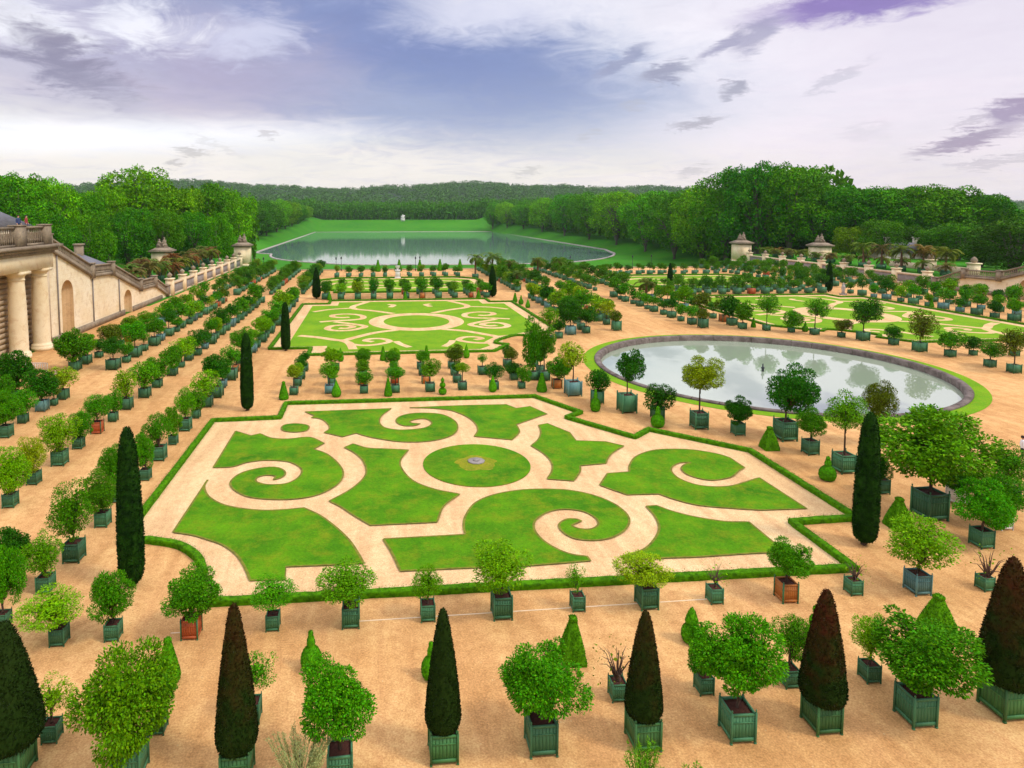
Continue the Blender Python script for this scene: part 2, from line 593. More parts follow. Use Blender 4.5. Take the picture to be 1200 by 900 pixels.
# ------------------------------------------------------------------ foliage library (unit crowns: about 1 in every direction)
def crown(seed, nleaf, L, style='ball', mat='leaf'):
    rng = np.random.default_rng(seed)
    K = {'ball': 26, 'dense': 34, 'airy': 19, 'flat': 24, 'sparse': 9, 'cone': 28, 'bare': 7}[style]
    cr = {'ball': 0.33, 'dense': 0.30, 'airy': 0.25, 'flat': 0.29, 'sparse': 0.26, 'cone': 0.29, 'bare': 0.12}[style]
    i = np.arange(K) + 0.5
    ph = np.arccos(1 - 2 * i / K)
    th = math.pi * (1 + 5 ** 0.5) * i + rng.uniform(0, 6)
    C = np.stack([np.cos(th) * np.sin(ph), np.sin(th) * np.sin(ph), np.cos(ph)], 1)
    C += rng.normal(0, 0.06 if style == 'dense' else 0.12, C.shape)
    rad = rng.uniform(0.50, 0.80, K)
    if style == 'dense':
        rad = rng.uniform(0.60, 0.76, K)
    if style in ('airy', 'sparse', 'bare'):
        rad = rng.uniform(0.45, 0.85, K) if style != 'bare' else rng.uniform(0.8, 1.05, K)
    C *= rad[:, None]
    if style == 'flat':
        C[:, 2] = np.abs(C[:, 2]) * 0.75 - 0.1 + rng.normal(0, 0.1, K)
        C[:, :2] *= 1.1
    if style == 'cone':
        t = (C[:, 2] + 0.8) / 1.6
        C[:, :2] *= np.clip(1.25 - 1.1 * t, 0.1, 1.2)[:, None]
    if style == 'bare':
        C[:, 2] = np.abs(C[:, 2]) * 0.6 + 0.35
        C[:, :2] *= 0.7
    cs = cr * rng.uniform(0.6, 1.3, K)
    if style != 'bare':        # young shoots that stand out of the crown
        ks = {'sparse': 5, 'airy': 8, 'dense': 1}.get(style, 5)
        sd_ = rdir(rng, ks)
        sd_[:, 2] = np.abs(sd_[:, 2]) - 0.25
        ref = C[rng.integers(0, K, ks)]
        S_ = ref + sd_ * cr * rng.uniform(0.8, 1.2, ks)[:, None]
        C = np.concatenate([C, S_])
        cs = np.concatenate([cs, cr * rng.uniform(0.3, 0.5, ks)])
        K = K + ks
    C[:, 0] *= rng.uniform(0.88, 1.08)
    C[:, 1] *= rng.uniform(0.88, 1.08)
    w = cs ** 2
    ci = rng.choice(K, nleaf, p=w / w.sum())
    d = rdir(rng, nleaf)
    out = C[ci] / (np.linalg.norm(C[ci], axis=1, keepdims=True) + 1e-6)
    flip = (np.sum(d * out, 1) < -0.35)
    d[flip] *= -1
    rr = cs[ci] * rng.uniform(0.55, 1.08, nleaf)
    P = C[ci] + d * rr[:, None]
    D = d * 0.8 + out * 0.35 + rng.normal(0, 0.45, (nleaf, 3)) + np.array([0, 0, -0.15])
    Nn = d + out * 0.6 + np.array([0, 0, 0.55]) + rng.normal(0, 0.4, (nleaf, 3))
    lo, hi = np.percentile(P, 2, axis=0), np.percentile(P, 98, axis=0)
    mid_, hf = (lo + hi) / 2, (hi - lo) / 2
    hf[:2] = hf[:2].mean() * np.array([hf[0], hf[1]]) / max(hf[0], hf[1])
    hf[:2] /= (hf[:2] / hf[:2].mean()) ** 0.5
    if style != 'bare':
        P = (P - mid_) / hf
        C = (C - mid_) / hf
    mb = MB()
    l = L * rng.uniform(0.7, 1.3, nleaf)
    mb.leaves(P, D, Nn, l, l * rng.uniform(0.5, 0.7, nleaf))
    if style not in ('bare', 'sparse'):       # older, larger leaves deeper in the crown
        m = int(nleaf * (0.07 if style == 'airy' else 0.18))
        cj = rng.choice(K, m)
        Pi = C[cj] * rng.uniform(0.25, 0.95, m)[:, None] + rng.normal(0, 0.1, (m, 3))
        li = L * rng.uniform(1.5, 2.3, m)
        mb.leaves(Pi, rng.normal(0, 1, (m, 3)), Pi + rng.normal(0, 0.5, (m, 3)) + np.array([0, 0, 0.3]), li, li * 0.75)
    me = mb.mesh('crown', mat)
    # limbs
    br = MB()
    for c in C[rng.permutation(K)[:min(K, 18)]]:
        m0 = np.array([0, 0, -1.05])
        m1 = np.array([c[0] * 0.25, c[1] * 0.25, -0.75 + 0.2 * rng.random()])
        m2 = c * 0.6 + np.array([0, 0, -0.12])
        br.tube([m0, m1, m2, c * (1.25 if style in ('bare', 'sparse') else 1.0)], [0.055, 0.04, 0.022, 0.008], 4, cap=False)
        if style in ('bare', 'sparse', 'airy'):
            for _ in range(4 if style == 'bare' else 2):
                e = c * 1.2 + rng.normal(0, 0.18, 3)
                br.tube([m2, (m2 + e) / 2 + rng.normal(0, 0.05, 3), e], [0.018, 0.012, 0.005], 3, cap=False)
    return me, br.mesh('branches', 'bark')


STY = ['ball', 'dense', 'airy', 'flat', 'sparse', 'cone', 'bare']
CR = {}
NL = {'ball': 8500, 'dense': 11000, 'airy': 5000, 'flat': 7500, 'sparse': 1500, 'cone': 8000, 'bare': 60}
for st in STY:
    for lod, (mul, L) in enumerate(((1.0, 0.085), (0.4, 0.125), (0.11, 0.23))):
        for k in range((6, 6, 4)[lod]):
            n = max(12, int(NL[st] * mul))
            CR[st, lod, k] = crown(hash((STY.index(st), lod, k)) % 100000, n, L * (1.25 if st in ('sparse', 'bare') else 1))


def stem_mesh(seed):
    rng = np.random.default_rng(seed)
    z = np.linspace(0, 1, 5)
    p = np.stack([rng.normal(0, 0.25, 5) * z, rng.normal(0, 0.25, 5) * z, z], 1)
    p[0, :2] = 0
    p[-1, :2] *= 0.4
    return MB().tube(p, [1.25, 1.0, 0.95, 0.9, 0.85], 7).mesh('trunk', 'bark', True)


STEMS = [stem_mesh(900 + i) for i in range(4)]


# ------------------------------------------------------------------ planter boxes (unit cube: 1 wide, 1 high)
def box_body(paint, lod):
    mb = MB()
    t = 0.045
    if lod == 0:
        for s in (-1, 1):
            for ax in (0, 1):
                n = 7
                for k in range(n):
                    a, b = -0.44 + 0.88 * k / n + 0.006, -0.44 + 0.88 * (k + 1) / n - 0.006
                    y0, y1 = sorted((s * 0.455, s * (0.455 - t)))
                    if ax == 0:
                        mb.box(a, b, y0, y1, 0.2, 0.88)
                    else:
                        mb.box(y0, y1, a, b, 0.2, 0.88)
                y0, y1 = sorted((s * 0.478, s * (0.455 - t)))
                for z0, z1 in ((0.09, 0.2), (0.88, 0.95)):
                    if ax == 0:
                        mb.box(-0.44, 0.44, y0, y1, z0, z1)
                    else:
                        mb.box(y0, y1, -0.44, 0.44, z0, z1)
                y0, y1 = sorted((s * 0.476, s * 0.4552))
                if ax == 0:
                    mb.box(-0.44, 0.44, y0, y1, 0.66, 0.70)
                else:
                    mb.box(y0, y1, -0.44, 0.44, 0.66, 0.70)
    else:
        for s in (-1, 1):
            y0, y1 = sorted((s * 0.46, s * 0.41))
            mb.box(-0.44, 0.44, y0, y1, 0.09, 0.93)
            mb.box(y0, y1, -0.41, 0.41, 0.09, 0.93)
        for sx in (-1, 1):
            for sy in (-1, 1):
                x0, x1 = sorted((sx * 0.43, sx * 0.5))
                y0, y1 = sorted((sy * 0.43, sy * 0.5))
                mb.box(x0, x1, y0, y1, 0, 1.03, mi=1)
        mb.poly([(-0.41, -0.41), (0.41, -0.41), (0.41, 0.41), (-0.41, 0.41)], 0.85, mi=2)
    mb.box(-0.41, 0.41, -0.41, 0.41, 0.09, 0.16)
    return mb.mesh('planter_box', [paint, 'paint_green' if 'wood' in paint else paint, 'soil'])


def post_mesh(paint):
    mb = MB()
    mb.box(-0.036, 0.036, -0.036, 0.036, 0.05, 0.99)
    mb.box(-0.043, 0.043, -0.043, 0.043, 0.0, 0.05)
    mb.lathe([(0.016, 0.99), (0.018, 1.015), (0.034, 1.04), (0.034, 1.06), (0.018, 1.085), (0.0, 1.095)], 8)
    return mb.mesh('corner_post', paint)


PAINTS = {'g': 'paint_green', 't': 'paint_teal', 'k': 'paint_dark', 'o': 'bare_wood', 'r': 'red_wood', 'w': 'paint_white'}
BODY = {(k, l): box_body(p, l) for k, p in PAINTS.items() for l in (0, 1)}
POST = {k: post_mesh('paint_green' if k in 'or' else p) for k, p in PAINTS.items()}


def soil_mesh():
    n = 9
    g = np.linspace(-0.41, 0.41, n)
    v = [(x, y, 0.86 + 0.03 * RNG.random() + 0.03 * (0.4 - max(abs(x), abs(y)))) for y in g for x in g]
    q = [(j * n + i, j * n + i + 1, (j + 1) * n + i + 1, (j + 1) * n + i) for j in range(n - 1) for i in range(n - 1)]
    return MB().add(v, q).mesh('soil', 'soil', True)


SOIL = soil_mesh()

GREENS = {'d': (0.022, 0.135, 0.003), 'm': (0.052, 0.225, 0.002), 'l': (0.14, 0.34, 0.002), 'y': (0.21, 0.34, 0.004), 'o': (0.085, 0.15, 0.006),
          'b': (0.055, 0.26, 0.002), 'g': (0.088, 0.27, 0.002)}
CNAME = {'d': 'dark green', 'm': 'mid green', 'l': 'lime green', 'y': 'yellow green', 'o': 'olive green', 'b': 'bright green', 'g': 'fresh green'}
FAR = []       # what is too far and too many to be a thing of its own


def add_box_parts(root, w, h, paint, lod):
    b = link('planter_box', BODY[paint, 0 if lod == 0 else 1], root, (0, 0, 0), (w, w, h))
    if lod == 0:
        for sx in (-1, 1):
            for sy in (-1, 1):
                link('corner_post', POST[paint], b, (sx * 0.462, sy * 0.462, 0))
        link('soil', SOIL, root, (0, 0, 0), (w, w, h))
    return b


def tree_in_box(x, y, w, zc, rx, rz, style, col, paint, label, group, lod, hbox=None, dx=0.0, fruit=False):
    h = hbox or w
    root = thing('potted_tree', label, 'potted tree', (x, y, 0), group, random.uniform(-0.04, 0.04))
    add_box_parts(root, w, h, paint, lod)
    k = random.randrange((6, 6, 4)[lod])
    cm, bm = CR[style, lod, k]
    c = tuple(min(0.5, v * random.uniform(0.88, 1.12)) for v in GREENS[col])
    rot = random.uniform(0, 6.28)
    zb = max(h * 0.86, zc - rz * 1.0)
    link('trunk', random.choice(STEMS), root, (0, 0, h * 0.84), (0.035 + 0.022 * rx,) * 2 + (max(0.12, zb - h * 0.84 + 0.08),))
    link('crown', cm, root, (dx, 0, zc), (rx, rx, rz), rot, c)
    if lod < 2:
        link('branches', bm, root, (dx * 0.7, 0, zc), (rx * 0.95, rx * 0.95, rz), rot)
    return root


# ------------------------------------------------------------------ clipped shapes
def clipped(prof, seg, ntuft, tl, mat, seed, square=False, jitter=0.012):
    "a clipped shrub from its outline: a lumpy body under a skin of short shoots"
    rng = np.random.default_rng(seed)
    mb = MB()
    prof = np.array(prof, float)
    t = np.linspace(0, len(prof) - 1, 36)
    fi = np.minimum(t.astype(int), len(prof) - 2)
    pr = prof[fi] + (prof[fi + 1] - prof[fi]) * (t - fi)[:, None]
    seg2 = 4 * 6 if square else seg
    vs = []
    for r, z in pr:
        for k in range(seg2):
            a = 2 * math.pi * k / seg2 + math.pi / 4
            rr = r
            if square:
                rr = r / max(abs(math.cos(a)), abs(math.sin(a)))
            rr *= 0.96 + rng.normal(0, jitter)
            vs.append((rr * math.cos(a), rr * math.sin(a), z + rng.normal(0, 0.004)))
    q = [(i * seg2 + k, i * seg2 + (k + 1) % seg2, (i + 1) * seg2 + (k + 1) % seg2, (i + 1) * seg2 + k) for i in range(len(pr) - 1) for k in range(seg2)]
    mb.add(vs, q)
    # shoots
    ds = np.diff(pr, axis=0)
    area = (pr[:-1, 0] + pr[1:, 0]) * np.linalg.norm(ds, axis=1) + 1e-6
    ii = rng.choice(len(area), ntuft, p=area / area.sum())
    u = rng.random(ntuft)
    r = pr[ii, 0] + ds[ii, 0] * u
    z = pr[ii, 1] + ds[ii, 1] * u
    a = rng.uniform(0, 2 * math.pi, ntuft)
    f = 1 / np.maximum(abs(np.cos(a)), abs(np.sin(a))) if square else 1.0
    P = np.stack([r * f * np.cos(a), r * f * np.sin(a), z], 1) * np.array([0.97, 0.97, 1])
    nr, nz = ds[ii, 1], -ds[ii, 0]
    nn = np.sqrt(nr ** 2 + nz ** 2) + 1e-9
    No = np.stack([nr / nn * np.cos(a), nr / nn * np.sin(a), nz / nn], 1)
    D = No * 0.6 + rng.normal(0, 0.5, (ntuft, 3)) + np.array([0, 0, 0.35])
    l = tl * rng.uniform(0.6, 1.4, ntuft)
    mb.leaves(P - No * tl * 0.3, D, No + rng.normal(0, 0.5, (ntuft, 3)), l, l * 0.45)
    return mb.mesh('crown', mat)


YEW_P = [(0.62, 0.0), (0.9, 0.03), (1.0, 0.09), (0.96, 0.18), (0.84, 0.36), (0.68, 0.55), (0.50, 0.73), (0.34, 0.87), (0.2, 0.955), (0.1, 0.985), (0.0, 1.0)]
YEW = [clipped([(r * 1.0, z * 4.6) for r, z in YEW_P], 28, 9000, 0.085, 'leaf_yew', 50 + i) for i in range(3)]       # 1 wide (radius), 4.6 tall
CYP_P = [(0.55, 0.0), (0.82, 0.03), (0.97, 0.10), (1.0, 0.3), (0.93, 0.5), (0.80, 0.7), (0.64, 0.86), (0.46, 0.94), (0.24, 0.985), (0.0, 1.0)]
CYP = [clipped([(r, z * 10) for r, z in CYP_P], 24, 8000, 0.16, 'leaf_cypress', 60 + i, jitter=0.03) for i in range(2)]
CYPF_P = [(0.45, 0.0), (0.9, 0.05), (1.0, 0.16), (0.92, 0.4), (0.72, 0.65), (0.45, 0.85), (0.2, 0.96), (0.0, 1.0)]
CYPF = clipped([(r, z * 7) for r, z in CYPF_P], 18, 2500, 0.2, 'leaf_cypress', 66, jitter=0.03)
TOP = {
    'pyramid': clipped([(0.50, 0.0), (0.51, 0.06), (0.43, 0.30), (0.30, 0.58), (0.15, 0.86), (0.13, 0.89), (0.16, 0.93), (0.15, 0.97), (0.10, 0.99), (0.0, 1.0)], 24, 6000, 0.04, 'leaf_box', 70, True),
    'cone': clipped([(0.40, 0.0), (0.47, 0.05), (0.49, 0.13), (0.40, 0.35), (0.26, 0.65), (0.16, 0.85), (0.14, 0.89), (0.165, 0.93), (0.14, 0.97), (0.0, 1.0)], 20, 5000, 0.04, 'leaf_box', 71),
    'onion': clipped([(0.20, 0.0), (0.42, 0.06), (0.50, 0.20), (0.48, 0.36), (0.36, 0.50), (0.20, 0.58), (0.17, 0.62), (0.20, 0.70), (0.15, 0.82), (0.11, 0.87), (0.125, 0.93), (0.09, 0.98), (0.0, 1.0)], 20, 5000, 0.04, 'leaf_box', 72),
    'capped': clipped([(0.25, 0.0), (0.44, 0.06), (0.50, 0.20), (0.46, 0.36), (0.30, 0.46), (0.20, 0.49), (0.30, 0.54), (0.32, 0.60), (0.17, 0.85), (0.0, 1.0)], 20, 5000, 0.04, 'leaf_box', 73),
    'tiered': clipped([(0.2, 0.0), (0.44, 0.07), (0.50, 0.18), (0.42, 0.30), (0.18, 0.37), (0.14, 0.40), (0.32, 0.46), (0.37, 0.54), (0.30, 0.63), (0.12, 0.69), (0.10, 0.72), (0.19, 0.76), (0.22, 0.83), (0.16, 0.9), (0.05, 0.93), (0.04, 0.97), (0.0, 1.0)], 20, 5000, 0.04, 'leaf_box', 74),
    'teardrop': clipped([(0.25, 0.0), (0.42, 0.07), (0.5, 0.2), (0.45, 0.36), (0.28, 0.6), (0.13, 0.82), (0.07, 0.92), (0.0, 1.0)], 20, 3000, 0.035, 'leaf_box', 75),
    'ball': clipped([(0.3, 0.0), (0.48, 0.15), (0.5, 0.45), (0.46, 0.7), (0.3, 0.92), (0.0, 1.0)], 20, 2500, 0.035, 'leaf_box', 76),
}


# ------------------------------------------------------------------ curves
def smooth_path(pts, closed=True, step=6):
    "Catmull-Rom through the points; a point with a third entry is a corner"
    n = len(pts)
    out = []
    P = [np.array(p[:2], float) for p in pts]
    C = [len(p) > 2 for p in pts]
    for i in range(n if closed else n - 1):
        a, b = P[i], P[(i + 1) % n]
        p0 = P[i - 1] if (i > 0 or closed) else a
        p3 = P[(i + 2) % n] if (closed or i + 2 < n) else b
        if C[i]:
            p0 = a - (b - a)
        if C[(i + 1) % n]:
            p3 = b + (b - a)
        if C[i] and C[(i + 1) % n]:
            out.append(a)
            continue
        for k in range(step):
            t = k / step
            out.append(0.5 * ((2 * a) + (b - p0) * t + (2 * p0 - 5 * a + 4 * b - p3) * t * t + (-p0 + 3 * a - 3 * b + p3) * t ** 3))
    if not closed:
        out.append(P[-1])
    return [tuple(map(float, p)) for p in out]


def zoompts(s, sx, sy, pts):
    return [(p[0] / s + sx, p[1] / s + sy) + tuple(p[2:]) for p in pts]


def ground(pts):
    return [U(p[0], p[1]) + tuple(p[2:]) for p in pts]


def ribbon(mb, pts, w, z, mi=0, taper=False):
    P = np.array(pts, float)
    n = len(P)
    T = np.gradient(P, axis=0)
    T /= np.linalg.norm(T, axis=1, keepdims=True) + 1e-9
    S = np.stack([-T[:, 1], T[:, 0]], 1)
    ww = np.full(n, w / 2.0)
    if taper:
        ww *= np.clip(np.minimum(np.arange(n), np.arange(n)[::-1] + 2) / 4.0, 0.25, 1)
    A, B = P + S * ww[:, None], P - S * ww[:, None]
    zi = z + 0.0012 * ((np.arange(n) * 5) % 11) / 11
    v = [(x, y, q) for (x, y), q in zip(A, zi)] + [(x, y, q + 0.0003) for (x, y), q in zip(B, zi)]
    mb.add(v, [(n + i, n + i + 1, i + 1, i) for i in range(n - 1)], mi=mi)


# ------------------------------------------------------------------ the ground
def terrain_z(x, y):
    x = np.asarray(x, float)
    y = np.asarray(y, float)
    low = -9.2
    sd = np.abs(x - AX)
    # the garden's shelf ends beyond the gate piers; its sides fall more slowly
    d = np.clip((y - np.where(sd > 80, 217, 197)) / 24, 0, 1)
    dside = np.clip((y - 240) / 90, 0, 1)
    k = np.clip((sd - 95) / 40, 0, 1)
    f = d * (1 - k) + dside * k
    f = f * f * (3 - 2 * f)
    z = -0.06 + (low + 0.06) * f
    # raised street terraces on both sides
    z = z + 2.6 * np.clip((sd - 86.5) / 1.5, 0, 1) * np.clip((y - 118) / 8, 0, 1) * (1 - f)
    # the bank at the lake's far end and the wooded hills beyond it
    z = z + 15.0 * np.clip((y - 915) / 110, 0, 1) ** 1.1
    sl = np.clip((np.abs(x - 44.5) - 121) / 16, 0, 1)
    z = z + 5.0 * sl * np.clip((y - 300) / 60, 0, 1) + 9.0 * sl * np.clip((y - 600) / 400, 0, 1) * (1 - np.clip((y - 915) / 110, 0, 1)) 
    h = np.clip((y - 1250) / 1700, 0, 1)
    h = h * h * (3 - 2 * h)
    crest = 98 + 22 * np.exp(-((x - 550) / 500) ** 2) + 22 * np.exp(-((x + 750) / 400) ** 2) - 60 * np.clip((x - 1300) / 1200, 0, 1) + 6 * np.sin(x / 165.0) + 4 * np.sin(x / 61.0 + 1)
    z = z + h * crest
    return z


def axis_steps(lo, hi, dense_lo, dense_hi, d):
    a = list(np.arange(dense_lo, dense_hi + 0.1, d))
    s, v = d, dense_hi
    while v < hi:
        s *= 1.25
        v += s
        a.append(v)
    s, v = d, dense_lo
    while v > lo:
        s *= 1.25
        v -= s
        a.insert(0, v)
    return np.array(a)


gx = axis_steps(-7000, 7000, -160, 250, 4.0)
gy = np.concatenate([axis_steps(-3000, 361, 100, 360, 4.0), np.arange(372, 1300, 12.0), axis_steps(1300, 8500, 1320, 3200, 60.0)[1:]])
gy = np.unique(np.round(gy, 2))
X, Y = np.meshgrid(gx, gy)
Z = terrain_z(X, Y)
nx, ny = len(gx), len(gy)
# hollow under the lake so that the water lies in it
LAKEP = [(298, 297), (306, 298.2), (318, 299, 1), (317.0, 301.7), (322.5, 304.3), (340, 307), (376.7, 310), (410, 311.6), (457, 312, 1), (560, 311.5, 1),
         (640, 310.2), (676.7, 308), (703, 305), (717, 301.5), (720, 298.3), (715, 296, 1), (706.7, 293.3, 1)]
lk = [U(p[0], p[1], -9.7) for p in LAKEP]
lake_near = smooth_path([q + tuple(p[2:]) for q, p in zip(lk, LAKEP)], False, 5)
LX0, LX1, LY1 = -76.0, 165.0, 899.0
lake_poly = [(LX0, lake_near[0][1])] + lake_near[1:-1] + [(LX1, lake_near[-1][1]), (LX1 + 1, LY1), (LX0, LY1)]


def in_poly(px, py, poly):
    px, py = np.asarray(px), np.asarray(py)
    c = np.zeros(px.shape, bool)
    n = len(poly)
    for i in range(n):
        x0, y0 = poly[i]
        x1, y1 = poly[(i + 1) % n]
        if y0 == y1:
            continue
        hit = ((y0 > py) != (y1 > py)) & (px < (x1 - x0) * (py - y0) / (y1 - y0) + x0)
        c ^= hit
    return c


ml = MB().add(np.stack([X, Y, Z], 2).reshape(-1, 3),
              [(j * nx + i, j * nx + i + 1, (j + 1) * nx + i + 1, (j + 1) * nx + i) for j in range(ny - 1) for i in range(nx - 1)])
kind(link('terrain', ml.mesh('terrain', 'meadow', True)), 'structure')
# the lake, its water standing just above the meadow floor inside a stone kerb
mb = MB().poly(lake_poly, -9.12)
kind(link('lake_water', mb.mesh('lake_water', 'lake_water')), 'structure')
mb = MB()
for a, b in zip(lake_poly, lake_poly[1:] + lake_poly[:1]):
    if np.hypot(a[0] - b[0], a[1] - b[1]) > 0.2:
        mb.obox(a, b, 1.3, -9.5, -8.75)
kind(link('lake_kerb', mb.mesh('lake_kerb', 'stone_grey')), 'structure')

# the gravel shelf of the garden
mb = MB()
mb.poly([(-41.2, -40), (127, -40), (127, 196), (-41.2, 196)], 0.0, zlow=-3)
kind(link('gravel', mb.mesh('gravel', 'gravel')), 'structure')

# near parterre: hedge line, pale sand inside it, turf pieces traced from the picture
HEDGE1 = [(-8.6, 28.2, 1), (22.75, 28.0, 1), (22.75, 32.7, 1), (26.65, 32.8, 1), (26.65, 43.2, 1), (21.4, 48.3, 1), (19.6, 46.7, 1), (15.9, 51.9, 1),
          (17.5, 53.1, 1), (14.8, 58.3, 1), (-7.7, 58.3, 1), (-7.7, 54.2, 1), (-13.0, 54.0, 1), (-13.0, 34.2, 1), (-11.6, 34.1, 1),
          (-9.9, 33.4), (-8.6, 32.0), (-8.0, 30.2)]
H1 = smooth_path(HEDGE1, True, 5)
HEDGE2 = [(-7.7, 78.4, 1), (14.8, 78.4, 1), (17.3, 82.1, 1), (15.9, 83.6), (17.5, 86.3), (19.9, 88.4), (21.6, 87.2, 1), (26.5, 92.5, 1), (26.5, 122.6, 1), (22.2, 122.6, 1),
          (22.2, 127.0, 1), (-8.0, 127.0, 1), (-8.0, 122.6, 1), (-12.8, 122.6, 1), (-12.8, 82.4, 1), (-7.7, 82.4, 1)]
H2 = smooth_path(HEDGE2, True, 4)
HEDGE3 = [(-8.0, 139.5, 1), (22.2, 139.5, 1), (22.2, 143.5, 1), (26.5, 143.5, 1), (26.5, 166, 1), (22.2, 170.5, 1), (-8.0, 170.5, 1), (-12.8, 166, 1), (-12.8, 143.5, 1), (-8.0, 143.5, 1)]
H3 = smooth_path(HEDGE3, True, 2)
mirror = lambda pts: [(2 * AX - p[0], p[1]) + tuple(p[2:]) for p in pts]
mb = MB()
for h in (H1, H2, mirror(H2), H3, mirror(H3)):
    mb.poly(h, 0.004)
kind(link('sand_path', mb.mesh('sand_path', 'pale_sand')), 'structure')


def hedge_mesh(path, w, h, dens, tl, seed, closed=True):
    rng = np.random.default_rng(seed)
    P = []
    n = len(path)
    for i in range(n if closed else n - 1):
        a, b = np.array(path[i][:2]), np.array(path[(i + 1) % n][:2])
        L = np.linalg.norm(b - a)
        k = max(1, int(L / 0.35))
        for j in range(k):
            P.append(a + (b - a) * j / k)
    if not closed:
        P.append(np.array(path[-1][:2]))
    P = np.array(P)
    m = len(P)
    if closed:
        T = np.roll(P, -1, 0) - np.roll(P, 1, 0)
    else:
        T = np.gradient(P, axis=0)
    T /= np.linalg.norm(T, axis=1, keepdims=True) + 1e-9
    S = np.stack([-T[:, 1], T[:, 0]], 1)
    cs = [(-0.5, 0.0), (-0.52, 0.45), (-0.5, 0.88), (-0.4, 0.98), (0.0, 1.0), (0.4, 0.98), (0.5, 0.88), (0.52, 0.45), (0.5, 0.0)]
    K = len(cs)
    v = np.zeros((m, K, 3))
    for j, (a, b) in enumerate(cs):
        off = a * w * (1 + rng.normal(0, 0.06, m))
        v[:, j, :2] = P + S * off[:, None]
        v[:, j, 2] = b * h * (1 + rng.normal(0, 0.035, m)) + 0.003
    mb = MB()
    q = []
    for i in range(m if closed else m - 1):
        i2 = (i + 1) % m
        for j in range(K - 1):
            q.append((i * K + j, i * K + j + 1, i2 * K + j + 1, i2 * K + j))
    mb.add(v.reshape(-1, 3), q)
    nl = int(m * 0.35 * dens)
    i = rng.integers(0, m, nl)
    j = rng.integers(1, K - 1, nl)
    Q = v[i, j] + rng.normal(0, 0.05, (nl, 3))
    Q[:, :2] += T[i] * rng.uniform(-0.18, 0.18, nl)[:, None]
    No = np.zeros((nl, 3))
    ca = np.array(cs)[j]
    No[:, :2] = S[i] * np.where(np.abs(ca[:, :1]) > 0.45, np.sign(ca[:, :1]), ca[:, :1])
    No[:, 2] = np.where(ca[:, 1] > 0.8, 1.0, 0.15)
    D = No * 0.6 + rng.normal(0, 0.5, (nl, 3)) + np.array([0, 0, 0.3])
    l = tl * rng.uniform(0.6, 1.4, nl)
    mb.leaves(Q - No * tl * 0.4, D, No + rng.normal(0, 0.5, (nl, 3)), l, l * 0.5)
    return mb.mesh('hedge', 'leaf_hedge')


thing('hedge', 'low clipped box hedge round the large scroll lawn in front', 'hedge', me=hedge_mesh(H1, 0.37, 0.29, 280, 0.045, 1))
thing('hedge', 'low clipped hedge round the second scroll lawn, behind the first cross path', 'hedge', me=hedge_mesh(H2, 0.45, 0.28, 70, 0.09, 2))
thing('hedge', 'low clipped hedge round the scroll lawn beyond the round pond', 'hedge', me=hedge_mesh(mirror(H2), 0.45, 0.28, 70, 0.09, 3))
thing('hedge', 'low hedge round the thin far lawn before the lake', 'hedge', me=hedge_mesh(H3, 0.5, 0.4, 30, 0.12, 4))
thing('hedge', 'low hedge round the thin far lawn at the right before the gate pier', 'hedge', me=hedge_mesh(mirror(H3), 0.5, 0.4, 30, 0.12, 5))

LAWNS = []
LAWNS.append(zoompts(4, 150, 460, [(505, 183, 1), (575, 205, 1), (620, 195, 1), (670, 215), (750, 220), (850, 212), (920, 240, 1), (870, 268, 1), (930, 290), (980, 330), (1008, 375), (995, 420), (950, 455), (880, 485), (780, 502), (660, 503), (560, 490), (500, 460), (480, 430), (500, 400), (545, 375), (620, 357), (690, 353), (730, 368), (735, 388), (715, 403), (682, 412, 1), (690, 395), (650, 390), (612, 398), (598, 412), (610, 425), (660, 435), (740, 430), (790, 408), (815, 378), (805, 352), (750, 327), (650, 320), (560, 330), (490, 350), (400, 355, 1)]))
LAWNS.append(zoompts(4, 150, 460, [(720, 170), (735, 154), (785, 148), (835, 154), (848, 165), (835, 181), (785, 188), (735, 183)]))
LAWNS.append([(243.5, 563, 1), (239.7, 569.5), (241, 577.5), (247.5, 585), (262.5, 592.5), (285, 597), (310, 599), (335, 598), (356, 596, 1), (375, 605), (395, 620), (410, 635), (420, 650), (426, 661, 1), (384, 663, 1), (335, 665, 1), (334, 680, 1), (293, 681, 1), (288, 668), (278, 652), (262, 640), (246, 634), (226, 628), (203, 624.5, 1)])
LAWNS.append([(403.7, 525, 1), (413.7, 520.7, 1), (430, 525.5), (450, 526.6), (478.7, 527.9, 1), (469, 540.7), (472, 552), (485, 564.7), (509, 574), (538.7, 579.9, 1), (520, 594), (512, 612.7, 1), (440, 616), (433.7, 616, 1), (415, 605), (400, 595), (386, 588, 1), (410, 575), (425, 562.5), (429.5, 552.5), (425, 540), (415, 531)])
LAWNS.append(zoompts(4, 300, 380, [(230, 412, 1), (635, 397, 1), (590, 430), (578, 460), (600, 485), (660, 497), (740, 495), (800, 485), (825, 465), (800, 447), (755, 447), (720, 458), (735, 466), (770, 468, 1), (740, 478), (690, 477), (658, 460), (670, 437), (720, 422), (790, 418), (870, 425), (925, 450), (945, 480), (930, 515), (870, 540), (780, 553), (680, 553), (600, 543), (530, 530), (470, 513, 1), (405, 530, 1), (320, 510, 1), (345, 490), (330, 462), (300, 445), (260, 440, 1), (275, 432, 1)]))
LAWNS.append([(480, 478.3, 1), (533, 476), (593, 474.5, 1), (605, 479, 1), (621, 476.7, 1), (641, 485.5, 1), (605, 498, 1), (608.5, 507), (600, 516, 1), (578.7, 514), (556, 512, 1), (560, 504.7), (557, 496.7), (546.7, 488.7), (528, 481.5), (504, 479)])
